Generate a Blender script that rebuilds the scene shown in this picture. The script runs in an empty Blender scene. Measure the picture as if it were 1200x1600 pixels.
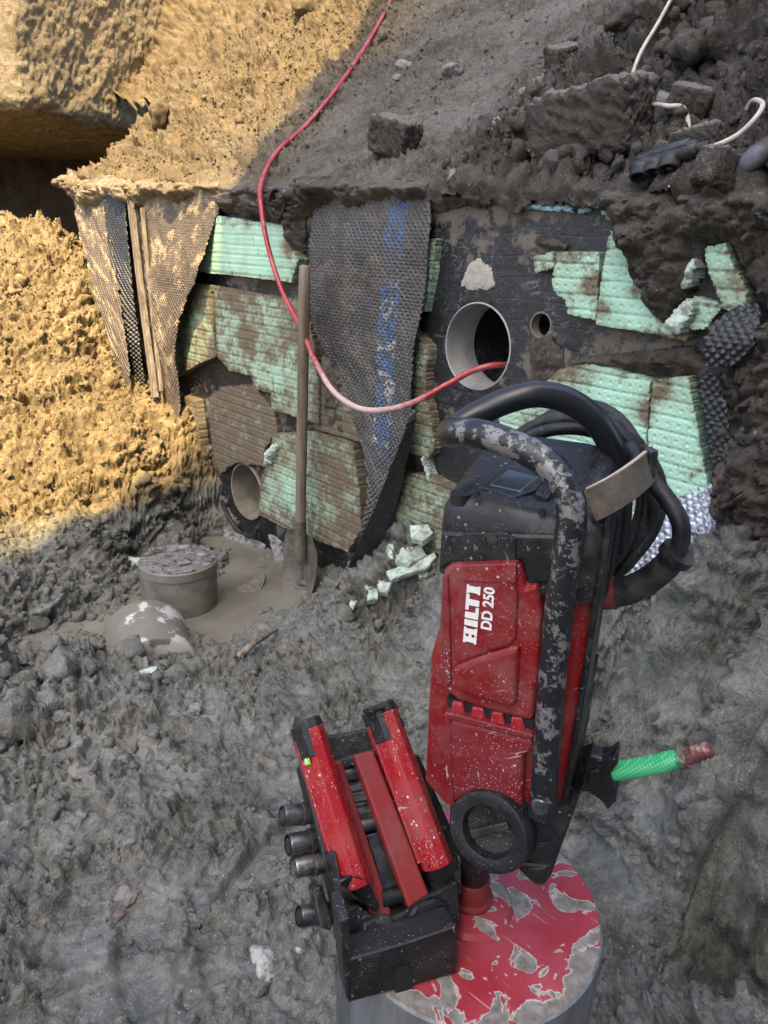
import bpy, bmesh, math, random
import numpy as np
from mathutils import Vector, Matrix

random.seed(7)
RNG = np.random.default_rng(11)
SC = bpy.context.scene
COL = SC.collection

# ------------------------------------------------------------------ camera
PITCH = math.radians(20.0)
ROLL = math.radians(2.3)
FPX = 1155.0                      # focal length in pixels of a 1200 x 1600 picture
EYE = np.array([0.0, 0.0, 1.2])
_F = np.array([0, math.cos(PITCH), -math.sin(PITCH)])
_U0 = np.array([0, math.sin(PITCH), math.cos(PITCH)])
_R0 = np.array([1.0, 0, 0])
_R = math.cos(ROLL) * _R0 + math.sin(ROLL) * _U0
_U = -math.sin(ROLL) * _R0 + math.cos(ROLL) * _U0
cam_data = bpy.data.cameras.new('camera')
cam = bpy.data.objects.new('camera', cam_data)
COL.objects.link(cam)
cam.matrix_world = Matrix(((_R[0], _U[0], -_F[0], EYE[0]), (_R[1], _U[1], -_F[1], EYE[1]),
                           (_R[2], _U[2], -_F[2], EYE[2]), (0, 0, 0, 1)))
cam_data.sensor_fit = 'VERTICAL'
cam_data.sensor_height = 36.0
cam_data.sensor_width = 27.0
cam_data.lens = FPX / 1600 * 36.0
cam_data.clip_start = 0.02
cam_data.clip_end = 400
SC.camera = cam

# ------------------------------------------------------------------ sky, sun, exposure
SUN_DIR = Vector((0.0, -0.545, 0.839)).normalized()      # towards the sun
world = bpy.data.worlds.new('World')
SC.world = world
world.use_nodes = True
wn = world.node_tree
wn.nodes.clear()
w_out = wn.nodes.new('ShaderNodeOutputWorld')
w_bg = wn.nodes.new('ShaderNodeBackground')
w_sky = wn.nodes.new('ShaderNodeTexSky')
w_sky.sky_type = 'NISHITA'
w_sky.sun_disc = False
w_sky.sun_elevation = math.asin(SUN_DIR.z)
w_sky.sun_rotation = math.atan2(SUN_DIR.x, SUN_DIR.y)
w_sky.air_density = 0.95
w_sky.dust_density = 4.0
w_sky.ozone_density = 0.0
w_bg.inputs[1].default_value = 0.14
wn.links.new(w_sky.outputs[0], w_bg.inputs[0])
wn.links.new(w_bg.outputs[0], w_out.inputs[0])

sun_data = bpy.data.lights.new('sun', 'SUN')
sun = bpy.data.objects.new('sun', sun_data)
COL.objects.link(sun)
sun_data.energy = 3.1
sun_data.angle = math.radians(0.25)
sun_data.color = (1.0, 0.75, 0.39)
sun.rotation_euler = SUN_DIR.to_track_quat('Z', 'Y').to_euler()
sun.location = (0, -4, 12)

SC.view_settings.view_transform = 'Standard'
SC.view_settings.look = 'None'
SC.view_settings.gamma = 1.0
SC.view_settings.use_curve_mapping = False
SC.view_settings.exposure = 2.02
SC.cycles.max_bounces = 4
SC.cycles.diffuse_bounces = 2
SC.cycles.glossy_bounces = 2

# ------------------------------------------------------------------ places
def ray(x, y):
    return _F + _R * ((x - 600) / FPX) + _U * ((800 - y) / FPX)

def at(x, y, t):
    return EYE + ray(x, y) * t

def onz(x, y, z):
    d = ray(x, y)
    return EYE + d * ((z - EYE[2]) / d[2])

WB = at(745, 542, 2.15)                     # centre of the upper pipe, on the wall face
_p2 = at(388, 768, 2.15 * 1.53)
_a = math.atan2(-(_p2 - WB)[0], (_p2 - WB)[1])
WS = np.array([math.sin(_a), -math.cos(_a), 0])     # along the wall, to the right
WN = np.array([-math.cos(_a), -math.sin(_a), 0])    # out of the wall
WZ = 1.345                                          # height of the wall top

def W(s, z, off=0.0):
    return np.array([WB[0], WB[1], 0]) + WS * s + WN * off + np.array([0, 0, z])

def wpx(x, y, off=0.0):
    """wall coordinates (s, z) of what stands on the wall face at that place"""
    d = ray(x, y)
    t = ((WB + WN * off - EYE) @ WN) / (d @ WN)
    P = EYE + d * t
    return (P - WB) @ WS, P[2]

# ------------------------------------------------------------------ noise
def _hash(ix, iy, iz, seed):
    h = (ix * 374761393 + iy * 668265263 + iz * 2147483647 + seed * 1274126177) & 0xffffffff
    h = ((h ^ (h >> 13)) * 1274126177) & 0xffffffff
    h = ((h ^ (h >> 16)) * 2246822519) & 0xffffffff
    return (h ^ (h >> 15)) & 0xffffffff

def perlin(x, y, seed=0):
    x = np.asarray(x, dtype=np.float64); y = np.asarray(y, dtype=np.float64)
    xi = np.floor(x).astype(np.int64); yi = np.floor(y).astype(np.int64)
    xf = x - xi; yf = y - yi
    u = xf * xf * xf * (xf * (xf * 6 - 15) + 10); v = yf * yf * yf * (yf * (yf * 6 - 15) + 10)
    def g(dx, dy):
        a = _hash(xi + dx, yi + dy, 0, seed).astype(np.float64) * (2 * math.pi / 4294967296.0)
        return np.cos(a) * (xf - dx) + np.sin(a) * (yf - dy)
    a0 = g(0, 0); b0 = g(1, 0); c0 = g(0, 1); d0 = g(1, 1)
    return 1.5 * ((a0 + u * (b0 - a0)) * (1 - v) + (c0 + u * (d0 - c0)) * v)

def fbm(x, y, seed=0, octv=4, gain=0.5, lac=2.03):
    r = 0; a = 1.0; t = 0
    for i in range(octv):
        r = r + a * perlin(x, y, seed + i * 17); t += a
        x = x * lac + 13.7; y = y * lac - 7.1; a *= gain
    return r / t

def worley(x, y, seed=0):
    """F1, F2 and a random value for the nearest cell"""
    xi = np.floor(x).astype(np.int64); yi = np.floor(y).astype(np.int64)
    f1 = np.full(x.shape, 9.0); f2 = np.full(x.shape, 9.0); val = np.zeros(x.shape)
    for dx in (-1, 0, 1):
        for dy in (-1, 0, 1):
            h = _hash(xi + dx, yi + dy, 5, seed)
            px = (h & 0xffff) / 65536.0; py = ((h >> 16) & 0xffff) / 65536.0
            d = np.hypot(xi + dx + px - x, yi + dy + py - y)
            m = d < f1
            f2 = np.where(m, f1, np.minimum(f2, d))
            val = np.where(m, ((h * 7919) & 0xffff) / 65536.0, val)
            f1 = np.where(m, d, f1)
    return f1, f2, val

def clods(x, y, sc, seed, keep=0.6):
    """rounded lumps of mixed size, sunk or proud at random, 0..1"""
    wx = x * sc + 0.35 * perlin(x * sc * 1.7, y * sc * 1.7, seed + 3)
    wy = y * sc + 0.35 * perlin(x * sc * 1.7 + 9, y * sc * 1.7, seed + 4)
    f1, f2, v = worley(wx, wy, seed)
    dome = np.clip(1 - (f1 / 0.62) ** 2, 0, 1) ** 0.6
    edge = np.clip((f2 - f1) * 3.5, 0, 1)
    return dome * edge * np.where(v < keep, 0.25 + 0.75 * v / keep, 0.0)

def facets(x, y, sc, seed, keep=0.75):
    """broken angular lumps: each cell a tilted flat, steep at its borders"""
    wx = x * sc + 0.30 * perlin(x * sc * 1.3, y * sc * 1.3, seed + 3) + 0.12 * perlin(x * sc * 4.1, y * sc * 4.1, seed + 6)
    wy = y * sc + 0.30 * perlin(x * sc * 1.3 + 9, y * sc * 1.3, seed + 4) + 0.12 * perlin(x * sc * 4.1 + 5, y * sc * 4.1, seed + 7)
    xi = np.floor(wx).astype(np.int64); yi = np.floor(wy).astype(np.int64)
    f1 = np.full(wx.shape, 9.0); f2 = np.full(wx.shape, 9.0); v = np.zeros(wx.shape); ox = np.zeros(wx.shape); oy = np.zeros(wx.shape); a = np.zeros(wx.shape)
    for dx in (-1, 0, 1):
        for dy in (-1, 0, 1):
            h = _hash(xi + dx, yi + dy, 5, seed)
            ex = xi + dx + (h & 0xffff) / 65536.0 - wx; ey = yi + dy + ((h >> 16) & 0xffff) / 65536.0 - wy
            d = np.hypot(ex, ey); m = d < f1
            f2 = np.where(m, f1, np.minimum(f2, d))
            v = np.where(m, ((h * 7919) & 0xffff) / 65536.0, v); a = np.where(m, ((h * 104729) & 0xffff) / 65536.0 * 6.2832, a)
            ox = np.where(m, ex, ox); oy = np.where(m, ey, oy); f1 = np.where(m, d, f1)
    tilt = (ox * np.cos(a) + oy * np.sin(a)) * 0.9
    edge = np.clip((f2 - f1) * 5.0, 0, 1) ** 0.7
    return np.clip(0.25 + 0.75 * v + tilt, 0, 1.4) * edge * (v < keep)

def sstep(a, b, x):
    t = np.clip((x - a) / (b - a), 0, 1)
    return t * t * (3 - 2 * t)

def in_poly(X, Y, poly):
    """signed distance to a polygon, positive inside"""
    P = np.asarray(poly, float)
    ins = np.zeros(X.shape, bool); dist = np.full(X.shape, 1e9)
    n = len(P)
    for i in range(n):
        x0, y0 = P[i]; x1, y1 = P[(i + 1) % n]
        c = ((y0 > Y) != (y1 > Y))
        with np.errstate(divide='ignore', invalid='ignore'):
            xs = (x1 - x0) * (Y - y0) / (y1 - y0 if y1 != y0 else 1e-12) + x0
        ins ^= c & (X < xs)
        ex, ey = x1 - x0, y1 - y0
        L = ex * ex + ey * ey + 1e-18
        t = np.clip(((X - x0) * ex + (Y - y0) * ey) / L, 0, 1)
        dist = np.minimum(dist, np.hypot(X - x0 - t * ex, Y - y0 - t * ey))
    return np.where(ins, dist, -dist)

class RBF:
    def __init__(self, xy, z, eps=0.12, smooth=1e-3):
        self.c = np.asarray(xy, float); self.eps = eps
        z = np.asarray(z, float); self.m = z.mean()
        n = len(z)
        r = np.hypot(self.c[:, None, 0] - self.c[None, :, 0], self.c[:, None, 1] - self.c[None, :, 1])
        self.w = np.linalg.solve(-np.sqrt(r * r + eps * eps) - smooth * np.eye(n), z - self.m)
    def __call__(self, x, y):
        o = np.full(np.shape(x), self.m)
        for (cx, cy), w in zip(self.c, self.w):
            o -= w * np.sqrt((x - cx) ** 2 + (y - cy) ** 2 + self.eps ** 2)
        return o

# ------------------------------------------------------------------ objects
def tag(o, label=None, cat=None, group=None, kind=None):
    if label: o['label'] = label
    if cat: o['category'] = cat
    if group: o['group'] = group
    if kind: o['kind'] = kind
    return o

def mesh_np(name, V, Fq, mat=None, parent=None, smooth=True, attrs=None):
    """one mesh object from arrays (faces: n x 3, n x 4 or a list of those)"""
    V = np.asarray(V, np.float32).reshape(-1, 3)
    parts = Fq if isinstance(Fq, list) else [Fq]
    parts = [np.asarray(f, np.int32) for f in parts if len(f)]
    me = bpy.data.meshes.new(name)
    nl = sum(f.size for f in parts); nf = sum(len(f) for f in parts)
    me.vertices.add(len(V)); me.vertices.foreach_set('co', V.ravel())
    me.loops.add(nl); me.polygons.add(nf)
    li = np.concatenate([f.ravel() for f in parts])
    tot = np.concatenate([np.full(len(f), f.shape[1], np.int32) for f in parts])
    st = np.concatenate([[0], np.cumsum(tot)[:-1]]).astype(np.int32)
    me.loops.foreach_set('vertex_index', li)
    me.polygons.foreach_set('loop_start', st)
    me.polygons.foreach_set('use_smooth', np.full(nf, smooth))
    me.update(calc_edges=True)
    me.validate()
    if attrs:
        for k, a in attrs.items():
            at_ = me.attributes.new(k, 'FLOAT', 'POINT')
            at_.data.foreach_set('value', np.asarray(a, np.float32).ravel())
    if mat: me.materials.append(mat)
    o = bpy.data.objects.new(name, me)
    COL.objects.link(o)
    if parent is not None: o.parent = parent
    return o

def empty(name, loc=(0, 0, 0)):
    o = bpy.data.objects.new(name, None)
    o.empty_display_size = 0.05
    COL.objects.link(o); o.location = loc
    return o

def grid_faces(n, m):
    i = np.arange(n - 1)[:, None] * m + np.arange(m - 1)[None, :]
    return np.stack([i, i + m, i + m + 1, i + 1], -1).reshape(-1, 4)

def compact(V, Fq, attrs=None):
    used = np.unique(Fq)
    mp = np.full(len(V), -1, np.int64); mp[used] = np.arange(len(used))
    return V[used], mp[Fq], ({k: a.ravel()[used] for k, a in attrs.items()} if attrs else None)

class MB:
    """collects simple shapes into one mesh"""
    def __init__(self): self.v = []; self.f = []
    def add(self, vs, fs):
        b = len(self.v)
        self.v += [tuple(map(float, p)) for p in vs]
        self.f += [tuple(b + i for i in f) for f in fs]
    def box(self, c, half, ax=None):
        ax = ax if ax is not None else np.eye(3)
        c = np.asarray(c, float)
        vs = [c + ax[0] * half[0] * i + ax[1] * half[1] * j + ax[2] * half[2] * k for i in (-1, 1) for j in (-1, 1) for k in (-1, 1)]
        self.add(vs, [(0, 1, 3, 2), (4, 6, 7, 5), (0, 4, 5, 1), (2, 3, 7, 6), (0, 2, 6, 4), (1, 5, 7, 3)])
    def rings(self, rings, cap0=True, cap1=True):
        n = len(rings[0]); vs = [p for r in rings for p in r]; fs = []
        for k in range(len(rings) - 1):
            for i in range(n):
                j = (i + 1) % n
                fs.append((k * n + i, k * n + j, (k + 1) * n + j, (k + 1) * n + i))
        if cap0: fs.append(tuple(reversed(range(n))))
        if cap1: fs.append(tuple(range((len(rings) - 1) * n, len(rings) * n)))
        self.add(vs, fs)
    def cyl(self, p0, p1, r0, r1=None, n=24, cap0=True, cap1=True):
        p0 = np.asarray(p0, float); p1 = np.asarray(p1, float); r1 = r0 if r1 is None else r1
        d = p1 - p0; d = d / np.linalg.norm(d)
        a = np.cross(d, [0, 0, 1.0]) if abs(d[2]) < 0.9 else np.cross(d, [1.0, 0, 0])
        a /= np.linalg.norm(a); b = np.cross(d, a)
        an = np.arange(n) * 2 * math.pi / n
        self.rings([[p + r * (math.cos(t) * a + math.sin(t) * b) for t in an] for p, r in ((p0, r0), (p1, r1))], cap0, cap1)
    def lathe(self, p0, axis, prof, n=32, cap0=False, cap1=False):
        p0 = np.asarray(p0, float); d = np.asarray(axis, float); d = d / np.linalg.norm(d)
        a = np.cross(d, [0, 0, 1.0]) if abs(d[2]) < 0.9 else np.cross(d, [1.0, 0, 0])
        a /= np.linalg.norm(a); b = np.cross(d, a)
        an = np.arange(n) * 2 * math.pi / n
        self.rings([[p0 + d * h + r * (math.cos(t) * a + math.sin(t) * b) for t in an] for h, r in prof], cap0, cap1)
    def prism(self, poly, o, ax, ay, az, h0, h1, bev=0.0):
        """polygon in the plane (ax, ay) pushed out along az from h0 to h1, front edge bevelled"""
        o = np.asarray(o, float); P = np.asarray(poly, float); c = P.mean(0)
        lv = [(h0, P), (h1, P)]
        if bev:
            sh = P + (c - P) / np.maximum(np.linalg.norm(c - P, axis=1, keepdims=True), 1e-6) * bev
            lv = [(h0, P), (h1 - bev * 0.7, P), (h1, sh)]
        self.rings([[o + ax * p[0] + ay * p[1] + az * h for p in Q] for h, Q in lv])
    def build(self, name, mat, parent=None, smooth=None, bevel=0.0, seg=2, sub=0):
        me = bpy.data.meshes.new(name)
        me.from_pydata(self.v, [], self.f)
        bm = bmesh.new(); bm.from_mesh(me)
        bmesh.ops.recalc_face_normals(bm, faces=bm.faces[:])
        bm.to_mesh(me); bm.free()
        if mat: me.materials.append(mat)
        o = bpy.data.objects.new(name, me)
        COL.objects.link(o)
        if parent is not None: o.parent = parent
        if bevel:
            b = o.modifiers.new('bevel', 'BEVEL'); b.width = bevel; b.segments = seg; b.limit_method = 'ANGLE'; b.angle_limit = math.radians(32)
            b.harden_normals = False
        if sub:
            s = o.modifiers.new('sub', 'SUBSURF'); s.levels = sub; s.render_levels = sub
        if smooth is not None:
            me.polygons.foreach_set('use_smooth', [True] * len(me.polygons))
            if smooth < 180:
                try: me.set_sharp_from_angle(angle=math.radians(smooth))
                except Exception: pass
        return o

def spline(P, n=12):
    """Catmull-Rom through the points"""
    P = np.asarray(P, float)
    Q = np.vstack([2 * P[0] - P[1], P, 2 * P[-1] - P[-2]])
    out = []
    for i in range(1, len(Q) - 2):
        for k in range(n):
            t = k / n
            out.append(0.5 * ((2 * Q[i]) + (-Q[i - 1] + Q[i + 1]) * t + (2 * Q[i - 1] - 5 * Q[i] + 4 * Q[i + 1] - Q[i + 2]) * t * t
                              + (-Q[i - 1] + 3 * Q[i] - 3 * Q[i + 1] + Q[i + 2]) * t ** 3))
    out.append(P[-1])
    return np.array(out)

def tube_geo(path, r, n=14, cap=True):
    path = np.asarray(path, float); m = len(path)
    r = np.broadcast_to(np.asarray(r, float), (m,))
    T = np.gradient(path, axis=0); T /= np.linalg.norm(T, axis=1, keepdims=True)
    a = np.cross(T[0], [0, 0, 1.0]) if abs(T[0][2]) < 0.9 else np.cross(T[0], [1.0, 0, 0])
    rings = []
    an = np.arange(n) * 2 * math.pi / n
    for i in range(m):
        a = a - T[i] * (a @ T[i]); a /= np.linalg.norm(a); b = np.cross(T[i], a)
        rings.append(path[i] + r[i] * (np.cos(an)[:, None] * a + np.sin(an)[:, None] * b))
    return rings

def tube(name, path, r, mat, parent=None, n=14, cap=True):
    mb = MB(); mb.rings(tube_geo(path, r, n), cap, cap)
    return mb.build(name, mat, parent, smooth=60)
# ------------------------------------------------------------------ materials
class NT:
    def __init__(self, name):
        self.m = bpy.data.materials.new(name); self.m.use_nodes = True
        self.t = self.m.node_tree; self.t.nodes.clear()
        self.o = self.t.nodes.new('ShaderNodeOutputMaterial')
        self.b = self.t.nodes.new('ShaderNodeBsdfPrincipled')
        self.t.links.new(self.b.outputs[0], self.o.inputs[0])
        self.co = self.t.nodes.new('ShaderNodeTexCoord').outputs['Object']
    def new(self, kind, **kw):
        n = self.t.nodes.new(kind)
        for k, v in kw.items(): setattr(n, k, v)
        return n
    def link(self, a, b): self.t.links.new(a, b)
    def put(self, sock, v):
        if hasattr(v, 'links') or isinstance(v, bpy.types.NodeSocket): self.link(v, sock)
        elif isinstance(v, tuple) and len(v) == 3 and sock.type == 'RGBA': sock.default_value = (*v, 1)
        else: sock.default_value = v
    def scale(self, v, co=None):
        n = self.new('ShaderNodeMapping'); self.link(co or self.co, n.inputs[0]); n.inputs['Scale'].default_value = v
        return n.outputs[0]
    def rot(self, r, co=None):
        n = self.new('ShaderNodeMapping'); self.link(co or self.co, n.inputs[0]); n.inputs['Rotation'].default_value = r
        return n.outputs[0]
    def noise(self, s, det=4, rough=0.55, co=None, dist=0.0):
        n = self.new('ShaderNodeTexNoise'); self.link(co or self.co, n.inputs['Vector'])
        n.inputs['Scale'].default_value = s; n.inputs['Detail'].default_value = det
        n.inputs['Roughness'].default_value = rough; n.inputs['Distortion'].default_value = dist
        return n.outputs['Fac']
    def voro(self, s, feat='F1', out='Distance', co=None, rand=1.0):
        n = self.new('ShaderNodeTexVoronoi'); n.feature = feat; self.link(co or self.co, n.inputs['Vector'])
        n.inputs['Scale'].default_value = s; n.inputs['Randomness'].default_value = rand
        return n.outputs[out]
    def ramp(self, fac, stops, mode='LINEAR'):
        n = self.new('ShaderNodeValToRGB'); n.color_ramp.interpolation = mode
        e = n.color_ramp.elements
        while len(e) < len(stops): e.new(0.5)
        for k, (p, c) in enumerate(stops):
            e[k].position = p
            e[k].color = (c, c, c, 1) if not isinstance(c, tuple) else (*c, 1)
        self.put(n.inputs[0], fac)
        return n.outputs[0]
    def mix(self, fac, a, b, blend='MIX'):
        n = self.new('ShaderNodeMix'); n.data_type = 'RGBA'; n.blend_type = blend
        self.put(n.inputs[0], fac); self.put(n.inputs[6], a); self.put(n.inputs[7], b)
        return n.outputs[2]
    def math(self, op, a, b=0.0, clamp=False):
        n = self.new('ShaderNodeMath'); n.operation = op; n.use_clamp = clamp
        self.put(n.inputs[0], a); self.put(n.inputs[1], b)
        return n.outputs[0]
    def attr(self, name):
        n = self.new('ShaderNodeAttribute'); n.attribute_name = name
        return n.outputs['Fac']
    def bump(self, h, strength=0.5, dist=0.01, prev=None):
        n = self.new('ShaderNodeBump'); self.put(n.inputs['Strength'], strength); n.inputs['Distance'].default_value = dist
        self.put(n.inputs['Height'], h)
        if prev is not None: self.link(prev, n.inputs['Normal'])
        return n.outputs[0]
    def sep(self, co=None):
        n = self.new('ShaderNodeSeparateXYZ'); self.link(co or self.co, n.inputs[0]); return n.outputs
    def done(self, col=None, rough=None, nrm=None, metal=None, spec=None, **kw):
        if col is not None: self.put(self.b.inputs['Base Color'], col)
        if rough is not None: self.put(self.b.inputs['Roughness'], rough)
        if nrm is not None: self.link(nrm, self.b.inputs['Normal'])
        if metal is not None: self.put(self.b.inputs['Metallic'], metal)
        if spec is not None: self.put(self.b.inputs['Specular IOR Level'], spec)
        for k, v in kw.items(): self.put(self.b.inputs[k.replace('_', ' ')], v)
        return self.m

M = {}
def grain(n, c, amt=1.0, blue=.5, brown=.45):
    """mineral variety of soil: hue patches and light and dark grains at several sizes"""
    c = n.mix(n.math('MULTIPLY', n.ramp(n.noise(6.5, 6, .7, n.rot((.2, .4, .9))), [(.50, 0.0), (.62, 1.0)]), blue), c, (.150, .165, .168))
    c = n.mix(n.math('MULTIPLY', n.ramp(n.noise(5.0, 6, .7, n.rot((.7, .1, .3))), [(.50, 0.0), (.64, 1.0)]), brown), c, (.125, .098, .070))
    v = n.math('ADD', n.math('MULTIPLY', n.noise(22, 5, .7), .9), n.math('MULTIPLY', n.noise(75, 5, .75, None, .8), 1.1))
    v = n.math('ADD', v, n.math('MULTIPLY', n.noise(240, 4, .7), 1.2))
    v = n.math('MULTIPLY', n.math('SUBTRACT', v, 1.60), 1.55 * amt)
    v = n.math('MAXIMUM', n.math('ADD', v, 1.0), .28)
    v = n.math('MINIMUM', v, 1.9)
    c = n.mix(1.0, c, v, 'MULTIPLY')
    sp = n.voro(190, 'F1', 'Color'); ss = n.new('ShaderNodeSeparateColor'); n.link(sp, ss.inputs[0])
    fl = n.math('MULTIPLY', n.ramp(ss.outputs[0], [(.965, 0.0), (.975, 1.0)]), n.ramp(n.voro(190), [(.22, 1.0), (.32, 0.0)]))
    return n.mix(n.math('MULTIPLY', fl, .7), c, (.48, .47, .44))
def soil_mat(name, dark, mid, light, wet=0.0, fine=1.0):
    n = NT(name)
    big = n.noise(1.6, 5, 0.6)
    med = n.noise(11, 6, 0.65)
    fin = n.noise(90, 6, 0.7)
    c = n.mix(n.ramp(med, [(0.32, 0.0), (0.68, 1.0)]), dark, mid)
    c = n.mix(n.ramp(big, [(0.42, 0.0), (0.66, 0.75)]), c, light)
    grit = n.ramp(n.noise(330, 3, 0.6), [(0.60, 0.0), (0.72, 1.0)])
    c = n.mix(n.math('MULTIPLY', grit, 0.45), c, light)
    c = n.mix(n.math('MULTIPLY', n.ramp(fin, [(0.30, 1.0), (0.48, 0.0)]), 0.35), c, dark)
    peb = n.voro(55, 'F1', 'Color')
    ps = n.new('ShaderNodeSeparateColor'); n.link(peb, ps.inputs[0])
    pm = n.math('MULTIPLY', n.ramp(ps.outputs[0], [(0.955, 0.0), (0.965, 1.0)], 'LINEAR'), n.ramp(n.voro(55), [(0.28, 1.0), (0.36, 0.0)]))
    pc = n.mix(ps.outputs[1], (0.34, 0.31, 0.28), (0.42, 0.33, 0.29))
    c = n.mix(n.math('MULTIPLY', pm, 0.5), c, pc)
    h = n.math('ADD', n.math('MULTIPLY', fin, 0.8), n.math('MULTIPLY', n.noise(60, 6, .8, None, .6), 1.3))
    h = n.math('ADD', h, n.math('MULTIPLY', n.ramp(n.voro(105, 'DISTANCE_TO_EDGE'), [(0.0, 0.0), (0.12, 1.0)]), 0.2))
    b1 = n.bump(h, 1.0 * fine, 0.0075)
    b2 = n.bump(n.noise(420, 3, 0.6), 0.35 * fine, 0.003, b1)
    if wet > 0:
        wm = n.ramp(n.noise(3.2, 5, 0.6), [(0.40, 0.0), (0.62, 1.0)])
        r = n.mix(wm, (0.86, 0.86, 0.86), (1 - wet, 1 - wet, 1 - wet))
        c = n.mix(n.math('MULTIPLY', wm, 0.30), c, n.mix(0.5, dark, mid))
    else:
        r = 0.93
    c = grain(n, c, .8, .1, .3)
    M[name] = n.done(c, r, b2, spec=0.35)
    return M[name]

soil_mat('mud', (0.060, 0.054, 0.045), (0.150, 0.140, 0.118), (0.225, 0.212, 0.180), wet=0.55)
soil_mat('soil_brown', (0.038, 0.030, 0.024), (0.105, 0.086, 0.070), (0.170, 0.150, 0.128))
soil_mat('soil_sand', (0.130, 0.098, 0.060), (0.260, 0.208, 0.135), (0.340, 0.282, 0.195))

def plain(name, col, rough=0.5, metal=0.0, spec=0.5):
    n = NT(name); M[name] = n.done(col, rough, None, metal, spec); return M[name]
# ------------------------------------------------------------------ the ground of the pit
ctl = []
def gz(x, y, z): P = onz(x, y, z); ctl.append((P[0], P[1], z))
def gt(x, y, t): P = at(x, y, t); ctl.append(tuple(P))
for q in [(50, 1590, 0), (300, 1590, 0), (600, 1590, 0), (950, 1590, 0), (1190, 1590, .04), (50, 1400, -.01), (250, 1400, 0), (450, 1400, 0),
          (720, 1400, 0), (1000, 1400, 0), (1190, 1400, .08), (50, 1250, .0), (250, 1250, 0), (450, 1250, 0), (620, 1100, 0), (800, 1150, .02),
          (1000, 1250, .04), (560, 1000, .02), (640, 960, .09), (480, 940, -.06),
          (420, 985, -.06), (330, 1000, -.11), (380, 890, -.13), (360, 855, -.13), (430, 880, -.12), (100, 1000, -.13), (60, 1005, -.12), (150, 1005, -.13), (220, 900, -.085), (160, 950, -.09),
          (270, 865, -.06), (300, 1010, -.12), (230, 1025, -.12), (60, 1085, .02), (200, 1075, .01), (330, 1060, -.02), (420, 1050, -.01), (50, 950, -.04), (110, 880, .0), (30, 895, .02), (150, 850, .02),
          (200, 830, .02), (270, 800, .03), (310, 800, .0), (40, 1150, .03), (180, 1130, .02)]:
    gz(*q)
for x, y, o in [(1060, 920, .18), (1135, 865, .14), (985, 930, .18), (1080, 985, .22), (930, 970, .18), (860, 1000, .18), (1000, 1100, .30), (1100, 1100, .31), (1190, 1100, .32), (1190, 1250, .36), (1190, 870, .12), (1190, 960, .20), (700, 930, .13), (640, 885, .09), (560, 890, .07), (700, 880, .03)]:
    d = ray(x, y); t = ((WB + WN * o - EYE) @ WN) / (d @ WN); ctl.append(tuple(EYE + d * t))
for q in [(0, 850, 2.76), (100, 805, 2.95), (200, 760, 3.15), (290, 690, 3.42), (0, 700, 2.98), (100, 650, 3.18), (200, 640, 3.4), (0, 550, 3.25),
          (100, 520, 3.5), (170, 500, 3.74), (190, 560, 3.66), (256, 628, 3.58), (0, 420, 3.6), (90, 360, 3.95), (150, 420, 3.95), (0, 350, 3.95)]:
    gt(*q)
ctl += [(0, 0, 0), (0, -1.5, 0), (-1.2, .2, .02), (-2, 0, .15), (-3.2, .3, .6), (-2.2, 1.8, .4), (-1.5, 1.5, .1), (-3.2, 2, 1.1), (-3.4, 3.4, 1.6), (1.6, .2, .35), (2.6, 0, 1.0), (2.6, 1, 1.2), (3.2, -1.8, 1.1), (-2.6, -2, .7), (1.5, 1.1, .6), (1.3, .7, .3)]
for px, py, t, z in [(40, 330, 4.7, .45), (-90, 330, 4.6, .6), (100, 320, 4.75, .4), (60, 300, 5.4, .4), (-200, 300, 5.2, .6)]:      # floor of the hollow at the far left
    P = at(px, py, t); ctl.append((P[0], P[1], z))
for s_, z in ((.45, .27), (.62, .33), (.80, .42), (1.0, .5)): ctl.append((*W(s_, z, .03)[:2], z))
ctl = np.array(ctl)
ground_base = RBF(ctl[:, :2], ctl[:, 2], 0.10, 1e-2)

def axis(parts):
    out = [parts[0][0]]
    for a, b, h in parts:
        n = max(1, int(round((b - a) / h)))
        out += list(a + (b - a) * (np.arange(n) + 1) / n)
    return np.array(out)

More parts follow.
